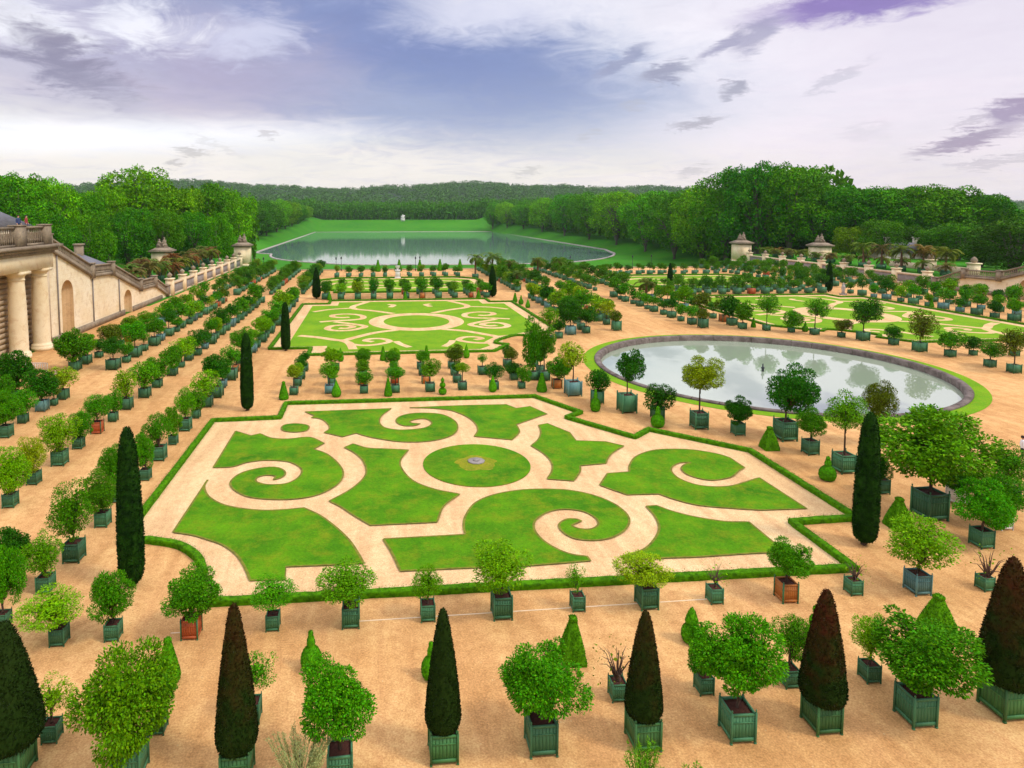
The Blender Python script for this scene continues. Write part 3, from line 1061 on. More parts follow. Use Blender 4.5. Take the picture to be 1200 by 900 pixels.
LAWNS.append(zoompts(4, 600, 380, [(125, 475, 1), (165, 467, 1), (270, 510, 1), (300, 548, 1), (440, 553, 1), (525, 573, 1), (475, 603), (450, 630), (440, 655, 1), (320, 665, 1), (318, 695), (290, 737, 1), (165, 728, 1), (188, 690), (185, 650), (150, 610), (90, 572, 1), (125, 540), (135, 505)]))
LAWNS.append([(736.5 + 1, 553.7, 1), (738, 546), (745, 536), (762.5, 529), (785, 527), (812.5, 528), (840, 532.5), (855, 537, 1), (872.5, 548.7, 1), (866, 552.5), (857, 559.5), (840, 563), (825, 562.5), (807, 557.5), (799, 551), (801, 546), (809.5, 542.5, 1), (797, 543), (788, 547.5), (787, 553.5), (795, 561), (812.5, 568), (832.5, 571), (855, 570.5), (872.5, 566), (889.5, 560.5, 1), (945.3, 596.8, 1), (892, 598.5, 1), (860, 596.5), (820, 593), (793, 586.7), (772, 579.5, 1), (734.7, 580.5, 1), (716, 574), (703, 569.3, 1), (712, 555.5, 1)])
LAWNS.append(zoompts(3.75, 700, 540, [(215, 203, 1), (260, 200, 1), (330, 225), (430, 250), (560, 270), (665, 272, 1), (790, 375, 1), (780, 405, 1), (640, 412), (440, 425), (300, 430), (150, 438), (105, 425, 1), (200, 395), (250, 350), (272, 300), (255, 250)]))
LAWNS.append(zoompts(3.75, 440, 450, [(35, 685, 1), (395, 665, 1), (388, 625), (398, 580), (440, 525), (520, 490), (630, 470), (740, 465), (850, 470), (950, 490), (1040, 525), (1100, 570), (1115, 610), (1090, 650), (1030, 680), (950, 690), (870, 680), (820, 650), (808, 620), (840, 598), (880, 597), (905, 605, 1), (865, 625), (900, 640), (950, 640), (980, 620), (965, 590), (910, 562), (830, 553), (760, 565), (705, 600), (697, 640), (730, 685), (790, 725), (860, 752), (930, 762, 1), (945, 780, 1), (660, 802), (440, 810), (110, 825, 1), (75, 750)]))
for i, l in enumerate(LAWNS):
    g = smooth_path(ground(l), True, 6)
    mb = MB().poly(g, 0.055, zlow=0.0, mside=1)
    ribbon(mb, g + g[:1], 0.13, 0.0585, mi=1)
    kind(link('lawn', mb.mesh('lawn', ['lawn', 'turf_edge'])), 'structure')
cc = U(558.4, 544.2)
g = [(cc[0] + 3.62 * math.cos(a), cc[1] + 3.75 * math.sin(a)) for a in np.linspace(0, 2 * math.pi, 64, endpoint=False)]
kind(link('lawn', MB().poly(g, 0.055, zlow=0.0, mside=1).mesh('lawn', ['lawn', 'turf_edge'])), 'structure')
g = [(cc[0] + (1.35 + 0.12 * math.sin(5 * a) + 0.08 * math.sin(11 * a)) * math.cos(a), cc[1] + 0.1 + (1.35 + 0.12 * math.sin(5 * a)) * math.sin(a)) for a in np.linspace(0, 2 * math.pi, 48, endpoint=False)]
kind(link('lawn', MB().poly(g, 0.06).mesh('lawn', 'turf_worn')), 'structure')
pc = U(558, 541.5)
mb = MB().lathe([(0.6, 0.05), (0.6, 0.11), (0.54, 0.13), (0.0, 0.135)], 9, pc[0], pc[1])
mb.lathe([(0.24, 0.13), (0.22, 0.2), (0.0, 0.21)], 8, pc[0], pc[1])
thing('stone_plinth', 'small grey round stone slab in the middle of the round lawn', 'plinth', me=mb.mesh('stone_plinth', 'stone_dark'))

# second parterre: turf with sand arabesques laid over it
STROKES = [([(530, 178), (440, 166), (362, 158), (352, 147), (395, 133), (430, 122)], 1.0),
           ([(205, 215), (270, 210), (350, 206), (392, 200), (395, 190), (370, 183), (320, 180), (268, 184), (262, 192), (300, 196), (335, 194)], 0.9),
           ([(270, 214), (400, 232), (370, 246), (320, 253), (265, 252), (238, 244), (262, 232), (320, 229), (352, 236), (322, 243), (290, 242)], 0.9),
           ([(178, 171), (250, 160), (352, 154)], 0.8),
           ([(115, 275), (200, 283), (300, 296), (360, 283), (450, 262), (545, 250)], 1.0),
           ([(300, 296), (335, 308), (352, 335)], 1.0),
           ([(335, 312), (400, 318), (470, 312), (512, 300), (480, 289), (430, 289), (405, 297), (440, 302)], 0.8),
           ([(540, 300), (560, 312), (600, 326)], 0.8),
           ([(515, 150), (530, 141), (505, 138)], 0.9)]
MIDX = 6.85


def strokes_to(fn, mb):
    for pts, w in STROKES:
        W = [U(*p) for p in zoompts(3.75, 320, 320, pts)]
        for mir in (False, True):
            Q = [(2 * MIDX - x, y) if mir else (x, y) for x, y in W]
            ribbon(mb, smooth_path([fn(q) for q in Q], False, 6), w * 1.12, 0.012)


def parterre2(fn):
    turf = [(-10.9, 81.2, 1), (-10.9, 120.8, 1), (-6.3, 120.8, 1), (-6.3, 125.2, 1), (20.5, 125.2, 1), (20.5, 120.8, 1), (24.6, 120.8, 1), (24.6, 93.3, 1), (21.6, 90.0, 1), (17.0, 88.6, 1),
            (14.6, 84.5, 1), (15.0, 82.2, 1), (13.4, 80.2, 1), (-5.8, 80.2, 1), (-5.8, 84, 1), (-10.9, 84, 1)]
    turf = [fn(p[:2]) for p in turf]
    kind(link('lawn', MB().poly(turf, 0.008).mesh('lawn', 'lawn_yellow')), 'structure')
    mb = MB()
    strokes_to(fn, mb)
    c = (MIDX, U(486.7, 376.5)[1])
    ring = [fn((c[0] + 6.3 * math.cos(a), c[1] + 7.2 * math.sin(a))) for a in np.linspace(0, 2 * math.pi, 60)]
    ribbon(mb, ring, 2.3, 0.0125)
    kind(link('sand_path', mb.mesh('sand_path', 'pale_sand')), 'structure')


parterre2(lambda p: (p[0], p[1]))
parterre2(lambda p: (2 * AX - p[0], p[1]))
for fn in (lambda p: (p[0], p[1]), lambda p: (2 * AX - p[0], p[1])):
    turf = [fn(p) for p in [(-10.9, 145.3), (-10.9, 164.8), (-7, 168.6), (21, 168.6), (24.6, 164.8), (24.6, 145.3), (20.5, 145.3), (20.5, 141.4), (-6.3, 141.4), (-6.3, 145.3)]]
    kind(link('lawn', MB().poly(turf, 0.008).mesh('lawn', 'lawn_yellow')), 'structure')
    mb = MB()
    for s in (1, -1):
        for path, w in (([(0, 146), (4, 149), (8, 147.5), (12, 151), (9, 155), (4, 153)], 1.4), ([(0, 164), (5, 161), (10, 163), (15, 160), (17.5, 155)], 1.4)):
            ribbon(mb, smooth_path([fn((MIDX + s * a, b)) for a, b in path], False, 5), w, 0.012)
    kind(link('sand_path', mb.mesh('sand_path', 'pale_sand')), 'structure')

# the white line across the gravel
a, b = U(418, 728.2), U(850, 700.8)
mb = MB()
ribbon(mb, [tuple(np.array(a) + (np.array(b) - np.array(a)) * t) for t in np.linspace(0, 1, 12)], 0.06, 0.005)
ribbon(mb, [U(200, 742), U(232, 740)], 0.06, 0.005)
kind(link('ground_marking', mb.mesh('ground_marking', 'white_line')), 'structure')

# ------------------------------------------------------------------ the round pond
BX, BY = 42.86, 67.6
RO, RI = 18.1, 17.4


def ringpts(r, n=120):
    return [(BX + r * math.cos(a), BY + r * math.sin(a)) for a in np.linspace(0, 2 * math.pi, n, endpoint=False)]


def annulus(mb, r0, z0, r1, z1, n=120, mi=0):
    v = [(x, y, z0) for x, y in ringpts(r0, n)] + [(x, y, z1) for x, y in ringpts(r1, n)]
    mb.add(v, [(i, (i + 1) % n, n + (i + 1) % n, n + i) for i in range(n)], mi=mi)


mb = MB()
annulus(mb, RO, 0.02, 19.4, 0.02)
kind(link('lawn', mb.mesh('lawn', 'lawn_yellow')), 'structure')
rim = thing('pond', 'round stone rimmed pond of still water among the potted trees', 'pond', (0, 0, 0))
NB = 46
mb = MB()
for k in range(NB):
    a0, a1 = 2 * math.pi * k / NB + 0.0012, 2 * math.pi * (k + 1) / NB - 0.0012
    aa = np.linspace(a0, a1, 5)
    dz = RNG.normal(0, 0.006)
    prof = [(RO, 0.0), (RO + 0.02, 0.12 + dz), (RO - 0.06, 0.19 + dz), (RO - 0.4, 0.22 + dz), (RI + 0.2, 0.19 + dz), (RI + 0.02, 0.08 + dz), (RI + 0.06, -0.85)]
    v = [(BX + r * math.cos(a), BY + r * math.sin(a), z) for r, z in prof for a in aa]
    q = [(i * 5 + j, i * 5 + j + 1, (i + 1) * 5 + j + 1, (i + 1) * 5 + j) for i in range(len(prof) - 1) for j in range(4)]
    mb.add(v, [tuple(r) for r in q])
link('stone_rim', mb.mesh('stone_rim', 'stone_rim'), rim)
mb = MB()
v = [(BX, BY, -0.48)] + [(x, y, -0.48) for x, y in ringpts(RI + 0.03)]
mb.add(v, tris=[(0, 1 + i, 1 + (i + 1) % 120) for i in range(120)])
link('water', mb.mesh('water', 'basin_water'), rim)
mb = MB().lathe([(0.12, -0.5), (0.12, -0.2), (0.18, -0.15), (0.18, -0.05), (0.08, 0.05), (0.06, 0.38), (0.0, 0.42)], 12, BX, BY)
thing('fountain_nozzle', 'small dark fountain spout standing in the pond water', 'fountain', me=mb.mesh('fountain_nozzle', 'metal_dark'))
# the gravel would cover the water: cut the pond out of the shelf
cut = [o for o in COL.objects if o.name == 'gravel'][0]
mb = MB()
n = 120
ring = ringpts(RO - 0.3, n)
outer = [(-41.2, -40), (127, -40), (127, 196), (-41.2, 196)]
tri = tessellate_polygon([[Vector((x, y, 0)) for x, y in outer], [Vector((x, y, 0)) for x, y in ring[::-1]]])
allp = outer + ring[::-1]
tt = []
for t in tri:
    p = [allp[i] for i in t]
    cr = (p[1][0] - p[0][0]) * (p[2][1] - p[0][1]) - (p[1][1] - p[0][1]) * (p[2][0] - p[0][0])
    tt.append(t if cr > 0 else (t[0], t[2], t[1]))
mb.add([(x, y, 0.0) for x, y in allp], tris=tt)
v = [(x, y, -3) for x, y in outer] + [(x, y, 0) for x, y in outer]
mb.add(v, [(i, (i + 1) % 4, 4 + (i + 1) % 4, 4 + i) for i in range(4)])
cut.data = mb.mesh('gravel', 'gravel')
# and out of the terrain below
me = [o for o in COL.objects if o.name == 'terrain'][0].data
co = np.zeros(len(me.vertices) * 3, np.float32)
me.vertices.foreach_get('co', co)
co = co.reshape(-1, 3)
sel = (co[:, 0] > -38) & (co[:, 0] < 124) & (co[:, 1] < 193) & (co[:, 1] > -45)
co[sel, 2] = -1.6
me.vertices.foreach_set('co', co.ravel())
me.update()


# ------------------------------------------------------------------ light, sky, camera
cam = bpy.data.cameras.new('camera')
co_ = bpy.data.objects.new('camera', cam)
COL.objects.link(co_)
cam.sensor_width = 36
cam.lens = CF / 1200 * 36
cam.shift_x = (600 - CPX) / 1200
cam.shift_y = -(450 - CPY) / 1200
cam.clip_start = 0.5
cam.clip_end = 20000
M = Matrix(((RT[0], UP[0], -FW[0], 0), (RT[1], UP[1], -FW[1], 0), (RT[2], UP[2], -FW[2], CH), (0, 0, 0, 1)))
co_.matrix_world = M
sc.camera = co_

SUN_EL, SUN_AZ = 50.0, 118.0          # azimuth clockwise from +y
sun = bpy.data.lights.new('sun', 'SUN')
so = bpy.data.objects.new('sun', sun)
COL.objects.link(so)
sun.energy = 1.5
sun.angle = R_(10)
sun.color = (1.0, 0.93, 0.82)
sd = Vector((math.sin(R_(SUN_AZ)) * math.cos(R_(SUN_EL)), math.cos(R_(SUN_AZ)) * math.cos(R_(SUN_EL)), math.sin(R_(SUN_EL))))
so.rotation_euler = sd.to_track_quat('Z', 'Y').to_euler()

w = bpy.data.worlds.new('World')
sc.world = w
w.use_nodes = True
nt = w.node_tree
bg = nt.nodes['Background']
sky = N(nt, 'ShaderNodeTexSky', sky_type='NISHITA', sun_disc=False, sun_elevation=R_(SUN_EL), sun_rotation=R_(SUN_AZ), air_density=1.0, dust_density=1.5)


def mth(op, a, b=None, c=None):
    n = N(nt, 'ShaderNodeMath', operation=op)
    for i, v in enumerate((a, b, c)):
        if v is None:
            continue
        if isinstance(v, (int, float)):
            n.inputs[i].default_value = v
        else:
            nt.links.new(v, n.inputs[i])
    return n.outputs[0]


def sstep(v, a, b):
    n = N(nt, 'ShaderNodeMapRange', interpolation_type='SMOOTHSTEP', inp={1: a, 2: b, 3: 0.0, 4: 1.0})
    nt.links.new(v, n.inputs[0])
    return n.outputs[0]


gen = nt.nodes.new('ShaderNodeTexCoord').outputs['Generated']
sx = N(nt, 'ShaderNodeSeparateXYZ')
nt.links.new(gen, sx.inputs[0])
DEG = 180 / math.pi
az = mth('MULTIPLY', mth('ARCTAN2', sx.outputs[0], sx.outputs[1]), DEG)
el = mth('MULTIPLY', mth('ARCSINE', sx.outputs[2]), DEG)
# cloud-sheet coordinates: where the direction meets a layer overhead
zz = mth('ADD', mth('MAXIMUM', sx.outputs[2], 0.0), 0.12)
cb = N(nt, 'ShaderNodeCombineXYZ')
nt.links.new(mth('DIVIDE', sx.outputs[0], zz), cb.inputs[0])
nt.links.new(mth('DIVIDE', sx.outputs[1], zz), cb.inputs[1])
lay = cb.outputs[0]
n_big = noise(nt, lay, 0.55, 6, 0.6, 0.8)
n_mid = noise(nt, lay, 2.6, 8, 0.66, 1.3)
n_fin = noise(nt, lay, 8.0, 7, 0.68, 0.6)
wob = mth('MULTIPLY', mth('SUBTRACT', n_big, 0.5), 14.0)
wob2 = mth('MULTIPLY', mth('SUBTRACT', n_mid, 0.5), 9.0)
wob3 = mth('MULTIPLY', mth('SUBTRACT', n_fin, 0.5), 3.2)


def dir_of(px, py):
    d = FW * CF + RT * (px - CPX) + UP * (CPY - py)
    d /= np.linalg.norm(d)
    return math.degrees(math.atan2(d[0], d[1])), math.degrees(math.asin(d[2]))


def blob(px, py, wpx, hpx, tilt, soft, wa, wb=0.0, wc=0.0):
    "a cloud lying round a direction: soft elliptical patch broken up by the cloud noise"
    a0, e0 = dir_of(px, py)
    sa, se = wpx / 14.5, hpx / 14.5
    da = mth('ADD', mth('SUBTRACT', az, a0), mth('ADD', mth('MULTIPLY', wob, wa), mth('MULTIPLY', wob2, wb)))
    de = mth('ADD', mth('SUBTRACT', el, e0), mth('ADD', mth('MULTIPLY', wob2, wa * 0.5), mth('MULTIPLY', wob3, wc)))
    c, s = math.cos(R_(tilt)), math.sin(R_(tilt))
    u = mth('DIVIDE', mth('ADD', mth('MULTIPLY', da, c), mth('MULTIPLY', de, s)), sa)
    v = mth('DIVIDE', mth('SUBTRACT', mth('MULTIPLY', de, c), mth('MULTIPLY', da, s)), se)
    r = mth('SQRT', mth('ADD', mth('MULTIPLY', u, u), mth('MULTIPLY', v, v)))
    return mth('SUBTRACT', 1.0, sstep(r, 1 - soft, 1 + soft))


HORI, MID_, WHITE = (0.78, 0.72, 0.64), (0.78, 0.76, 0.78), (0.90, 0.90, 0.93)
c = ramp(nt, mth('DIVIDE', el, 20.0), [(0.0, HORI), (0.35, (0.74, 0.70, 0.67)), (0.7, (0.70, 0.67, 0.72)), (1.0, (0.68, 0.67, 0.76))])
c = mixc(nt, mth('MULTIPLY', sstep(n_mid, 0.45, 0.66), 0.35), c, (0.55, 0.53, 0.60))
c = mixc(nt, mth('MULTIPLY', blob(820, 95, 330, 60, -6, 0.8, 0.5, 0.4), 0.75), c, WHITE)
c = mixc(nt, mth('MULTIPLY', blob(1120, 90, 260, 130, 0, 0.8, 0.5, 0.4), 0.75), c, (0.66, 0.575, 0.66))
c = mixc(nt, mth('MULTIPLY', blob(440, 72, 360, 88, -8, 0.42, 0.35, 1.3, 0.8), 0.97), c, (0.27, 0.31, 0.47))
c = mixc(nt, mth('MULTIPLY', blob(470, 50, 220, 46, -12, 0.7, 0.35, 1.6, 1.0), 0.85), c, (0.155, 0.20, 0.40))
c = mixc(nt, mth('MULTIPLY', blob(170, 75, 210, 70, 0, 0.6, 0.4, 1.2, 0.8), 0.8), c, (0.36, 0.32, 0.45))
c = mixc(nt, mth('MULTIPLY', blob(285, 42, 55, 22, 10, 0.8, 0.3, 1.6, 1.2), 0.75), c, (0.58, 0.59, 0.72))
c = mixc(nt, mth('MULTIPLY', blob(175, 30, 36, 22, 0, 0.8, 0.3, 1.8, 1.5), 0.7), c, WHITE)
c = mixc(nt, mth('MULTIPLY', blob(15, 28, 60, 20, 0, 0.8, 0.3, 1.6, 1.5), 0.95), c, WHITE)
c = mixc(nt, mth('MULTIPLY', blob(62, 66, 58, 24, -28, 0.7, 0.15, 1.7, 1.6), 0.9), c, (0.21, 0.18, 0.26))
c = mixc(nt, mth('MULTIPLY', blob(560, 20, 80, 22, 0, 0.9, 0.3, 1.4, 1.0), 0.75), c, (0.64, 0.64, 0.74))
c = mixc(nt, mth('MULTIPLY', blob(100, 160, 240, 16, 3, 0.9, 0.25, 0.25), 0.75), c, WHITE)
for px, py, wp, hp, ti, st, cl in ((1015, 0, 95, 17, 2, 0.95, (0.27, 0.16, 0.50)), (888, 42, 24, 12, 40, 0.75, (0.36, 0.33, 0.50)), (850, 52, 24, 8, 25, 0.8, (0.34, 0.31, 0.48)),
                                   (785, 84, 28, 9, 10, 0.85, (0.34, 0.33, 0.46)), (728, 72, 30, 8, 28, 0.8, (0.34, 0.35, 0.52)), (860, 106, 14, 8, 10, 0.8, (0.38, 0.36, 0.46)),
                                   (813, 145, 24, 5, 8, 0.75, (0.44, 0.41, 0.48)), (1130, 166, 40, 7, 14, 0.85, (0.35, 0.26, 0.40)), (1188, 131, 24, 11, 5, 0.85, (0.34, 0.25, 0.42)),
                                   (1133, 142, 16, 4, 25, 0.5, (0.50, 0.42, 0.52)), (975, 95, 30, 6, 25, 0.45, (0.52, 0.48, 0.58)), (226, 178, 16, 4, 0, 0.6, (0.52, 0.48, 0.46)), (203, 191, 10, 4, 0, 0.6, (0.5, 0.46, 0.46)),
                                   (614, 201, 16, 5, 10, 0.5, (0.55, 0.52, 0.52)), (816, 201, 18, 5, 15, 0.5, (0.55, 0.52, 0.54)), (687, 158, 10, 5, 15, 0.45, (0.56, 0.54, 0.58)), (316, 158, 8, 4, 0, 0.5, (0.55, 0.5, 0.52)), (1165, 190, 26, 5, 8, 0.5, (0.5, 0.44, 0.52)),
                                   (255, 170, 30, 4, -20, 0.3, (0.6, 0.56, 0.55)), (740, 122, 14, 4, 10, 0.4, (0.56, 0.53, 0.57)), (1015, 155, 20, 8, 0, 0.25, (0.6, 0.55, 0.62))):
    c = mixc(nt, mth('MULTIPLY', blob(px, py, wp, hp, ti, 0.55, 0.0, 0.55, 0.9), st), c, tuple(v * 0.74 for v in cl))
c = mixc(nt, 0.16, c, ramp(nt, n_fin, [(0.3, (0.36, 0.36, 0.37)), (0.7, (0.64, 0.64, 0.64))]), 'OVERLAY')
# an overcast dome is brighter towards the zenith
zen = mth('MULTIPLY_ADD', sstep(el, 20.0, 60.0), 1.05, 1.0)
hs = N(nt, 'ShaderNodeHueSaturation')
nt.links.new(zen, hs.inputs['Value'])
nt.links.new(c, hs.inputs['Color'])
SKY_S = 0.1
up10 = N(nt, 'ShaderNodeVectorMath', operation='SCALE', inp={'Scale': 1.0 / SKY_S})
nt.links.new(hs.outputs[0], up10.inputs[0])
# thin places in the cloud let a little of the clear sky through
thin = mth('MULTIPLY_ADD', sstep(n_big, 0.62, 0.40), 0.12, 0.04)
fin = mixc(nt, thin, up10.outputs[0], sky.outputs[0])
nt.links.new(fin, bg.inputs['Color'])
bg.inputs['Strength'].default_value = SKY_S
w.cycles.sampling_method = 'MANUAL'
w.cycles.sample_map_resolution = 512

sc.view_settings.view_transform = 'Standard'
sc.view_settings.look = 'None'
sc.view_settings.exposure = 0.45
sc.view_settings.gamma = 1.0
sc.cycles.max_bounces = 6
sc.cycles.diffuse_bounces = 3
sc.cycles.transmission_bounces = 3
sc.cycles.glossy_bounces = 3
sc.cycles.use_denoising = True
sc.cycles.sample_clamp_indirect = 4
sc.cycles.caustics_reflective = False
sc.cycles.caustics_refractive = False

# ------------------------------------------------------------------ the stair wing on the left, and its twin on the right
mx = lambda x: 2 * AX - x


def flip(me):
    for v in me.vertices:
        v.co.x = 2 * AX - v.co.x
    me.flip_normals()
    return me


WX = -41.2


def baluster_run(mb, p, q, za, zb, h, thick=0.36):
    "a balustrade between two points: plinth, rail, stubby balusters"
    mb.obox(p, q, thick, za, za + 0.28, zb, zb + 0.28)
    mb.obox(p, q, thick + 0.1, za + h - 0.25, za + h, zb + h - 0.25, zb + h)
    L = math.hypot(q[0] - p[0], q[1] - p[1])
    n = max(2, int(L / 0.42))
    for i in range(n):
        t = (i + 0.5) / n
        x, y, z = p[0] + (q[0] - p[0]) * t, p[1] + (q[1] - p[1]) * t, za + (zb - za) * t
        mb.lathe([(0.07, z + 0.26), (0.13, z + 0.28 + 0.2 * h), (0.07, z + 0.62 * h), (0.10, z + h - 0.24)], 6, x, y)


def stair_wing(side):
    fl = (lambda me: flip(me)) if side else (lambda me: me)
    name = 'stair_wing'
    root = thing(name, ('pale stone stair wing rising at the far right beyond the trees' if side else 'tall pale stone building with columns and a stair parapet stepping down towards the palms'), 'building')
    root_add = lambda nm, mb, m, sm=False: link(nm, fl(mb.mesh(nm, m, sm)), root)
    # stair profile along y: (y, height of wall top under the parapet)
    prof = [(88.4, 12.2), (101, 7.5), (108.6, 7.2), (121, 3.2), (129, 3.0), (136.2, 0.35)]
    mbns = {}
    # wall face with two arched niches, as a solid with recesses: built panel by panel
    mb = MB()
    niches = [(93.2, 1.75, 0.0, 7.9), (115.2, 1.75, 0.0, 4.0)]

    def top(y):
        for (a, za), (b, zb) in zip(prof, prof[1:]):
            if a <= y <= b:
                return za + (zb - za) * (y - a) / (b - a)
        return prof[-1][1]
    ys = sorted(set([p[0] for p in prof] + [c_ + s * hw for c_, hw, _, _ in niches for s in (-1, 1)]))
    for a, b in zip(ys, ys[1:]):
        nic = [n_ for n_ in niches if abs((a + b) / 2 - n_[0]) < n_[1] - 0.01]
        if not nic:
            mb.add([(WX, a, 0), (WX, b, 0), (WX, b, top(b)), (WX, a, top(a))], [(0, 1, 2, 3)])
        else:
            cy, hw, zb_, zt = nic[0]
            spring = zt - hw
            arc = [(cy + hw * math.cos(t), spring + hw * math.sin(t)) for t in np.linspace(math.pi, 0, 15)]
            for (y0, z0), (y1, z1) in zip(arc, arc[1:]):
                mb.add([(WX, y0, z0), (WX, y1, z1), (WX, y1, top(y1)), (WX, y0, top(y0))], [(0, 1, 2, 3)])
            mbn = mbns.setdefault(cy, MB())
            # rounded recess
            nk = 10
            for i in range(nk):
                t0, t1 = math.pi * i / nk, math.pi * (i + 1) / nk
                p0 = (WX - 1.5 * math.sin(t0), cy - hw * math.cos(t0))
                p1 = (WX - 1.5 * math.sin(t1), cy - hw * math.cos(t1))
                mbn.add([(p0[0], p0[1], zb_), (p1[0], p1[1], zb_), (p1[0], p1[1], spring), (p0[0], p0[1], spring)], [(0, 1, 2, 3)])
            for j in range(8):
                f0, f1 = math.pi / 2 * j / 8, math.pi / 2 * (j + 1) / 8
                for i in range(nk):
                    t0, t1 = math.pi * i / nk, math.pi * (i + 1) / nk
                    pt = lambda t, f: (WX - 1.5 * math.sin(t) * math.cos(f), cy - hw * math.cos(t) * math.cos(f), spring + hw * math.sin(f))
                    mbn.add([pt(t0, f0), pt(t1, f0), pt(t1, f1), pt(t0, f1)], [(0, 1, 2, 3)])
    for (a, za), (b, zb) in zip(prof, prof[1:]):     # the ramped top behind the parapet and the back
        mb.add([(WX, a, za), (WX, b, zb), (WX - 20, b, zb), (WX - 20, a, za)], [(0, 1, 2, 3)])
    mb.add([(WX, 136.2, 0), (WX - 20, 136.2, 0), (WX - 20, 136.2, 0.35), (WX, 136.2, 0.35)], [(0, 1, 2, 3)])
    root_add('wall', mb, 'stone')
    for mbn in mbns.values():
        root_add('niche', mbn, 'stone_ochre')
    # projecting foot course in darker stone than the wall
    mb = MB()
    for a, b in ((88.4, 91.3), (95.1, 113.3), (117.1, 133)):
        mb.obox((WX + 0.06, a), (WX + 0.06, b), 0.3, 0, 0.9)
    root_add('plinth', mb, 'stone_old')
    # parapet along the stairs: sloping string course, balusters, rail, and the piers at the landings
    mb = MB()
    for (a, za), (b, zb) in zip(prof, prof[1:]):
        mb.obox((WX, a), (WX, b), 0.7, za + 0.003, za + 0.5, zb + 0.003, zb + 0.5)
        baluster_run(mb, (WX, a), (WX, b), za + 0.5, zb + 0.5, 1.35)
    for a, za in prof:
        mb.box(WX - 0.45, WX + 0.45, a - 0.45, a + 0.45, max(0, za - 0.15), za + 2.0)
        mb.box(WX - 0.55, WX + 0.55, a - 0.55, a + 0.55, za + 2.0, za + 2.15)
    root_add('balustrade', mb, 'stone_old')
    # drain pipes
    for yy, zt in ((90.3, 11.6), (101.1, 7.3), (111.2, 6.2)):
        root_add('drain_pipe', MB().tube([(WX + 0.14, yy, 0), (WX + 0.14, yy, zt)], 0.09, 6), 'stone_dark')
    # the colonnaded pavilion
    ycol = [63.5, 68.5, 80.0, 85.3]
    mb = MB()
    mb.box(WX - 2.2, WX - 1.2, 55, 88.4, 0, 10.2)
    mb.box(WX - 1.2, WX + 0.0, 87.6, 88.4, 0, 10.2)
    for k in range(16):      # rusticated courses between the columns
        mb.box(WX - 1.2, WX - 1.02, 55, 87.6, 0.05 + k * 0.635, 0.05 + k * 0.635 + 0.52)
    root_add('rusticated_wall', mb, 'stone_wall')
    for yc in ycol:
        mb = MB().lathe([(1.25, 0.0), (1.25, 0.45), (1.2, 0.46), (1.22, 0.62), (1.15, 0.78), (1.02, 0.86), (0.98, 1.0), (0.97, 3.5), (0.93, 6.2), (0.84, 9.0), (0.84, 9.15), (0.92, 9.2), (0.92, 9.3), (0.86, 9.34), (0.88, 9.6), (1.05, 9.8), (1.08, 9.85)], 28, WX + 0.25, yc)
        mb.box(WX + 0.25 - 1.15, WX + 0.25 + 1.15, yc - 1.15, yc + 1.15, 9.85, 10.19)
        root_add('column', mb, 'stone_plain', True)
    mb = MB()
    mb.box(WX - 2.2, WX + 1.25, 55, 86.9, 10.2, 12.0)
    mb.box(WX - 2.2, WX + 0.02, 86.9, 88.9, 10.2, 12.0)
    root_add('entablature', mb, 'stone_plain')
    mb = MB()
    for z0, z1, o in ((12.0, 12.35, 0.15), (12.35, 12.75, 0.45), (12.75, 13.1, 0.9)):
        mb.box(WX - 2.2, WX + 1.25 + o, 55, 86.9 + o, z0, z1)
    root_add('cornice', mb, 'stone_old')
    mb = MB()
    baluster_run(mb, (WX + 0.9, 56), (WX + 0.9, 78.5), 13.1, 13.1, 2.3, 0.5)
    baluster_run(mb, (WX + 0.9, 80.6), (WX + 0.9, 85.0), 13.1, 13.1, 2.3, 0.5)
    for a, b in ((78.5, 80.6), (85.0, 86.6)):
        mb.box(WX + 0.5, WX + 1.35, a, b, 13.1, 15.45)
        mb.box(WX + 0.4, WX + 1.45, a - 0.1, b + 0.1, 15.45, 15.6)
    root_add('balustrade', mb, 'stone_old')
    # terrace floor
    mb = MB()
    mb.box(WX - 40, WX - 2.21, 55, 88.4, 0, 13.0)
    mb.box(WX - 38, WX + 0.3, 55.5, 85.5, 13.11, 14.6)
    root_add('terrace', mb, 'stone_plain')


stair_wing(0)
stair_wing(1)


# pillared garden wall with its urns, gate piers
def garden_wall(side):
    fx = (lambda x: mx(x)) if side else (lambda x: x)
    fl = flip if side else (lambda me: me)
    where = 'right' if side else 'left'
    root = thing('garden_wall', f'long stone wall with rendered panels and pale piers along the {where} side of the garden', 'wall')
    mb = MB()
    y0, y1 = 137.2, 213
    mb.obox((WX, y0), (WX, y1), 0.5, 0, 2.3)
    link('panel', fl(mb.mesh('panel', 'stone_dark')), root)
    mb = MB()
    mb.obox((WX, y0), (WX, y1), 0.9, 2.3, 2.7)
    mb.obox((WX, y0), (WX, y1), 0.7, 0, 0.5)
    link('coping', fl(mb.mesh('coping', 'stone_wall')), root)
    for yy in np.arange(138.5, 212, 8.95):
        mb = MB()
        mb.box(WX - 0.7, WX + 0.7, yy - 0.7, yy + 0.7, 0, 3.4)
        mb.box(WX - 0.85, WX + 0.85, yy - 0.85, yy + 0.85, 3.4, 3.65)
        p = link('pier', fl(mb.mesh('pier', 'stone_plain')), root)
        mb = MB().lathe([(0.25, 3.65), (0.2, 3.8), (0.5, 4.1), (0.55, 4.35), (0.3, 4.6), (0.12, 4.75), (0.0, 4.9)], 10, WX, yy)
        link('finial', fl(mb.mesh('finial', 'stone_old', True)), p)


garden_wall(0)
garden_wall(1)


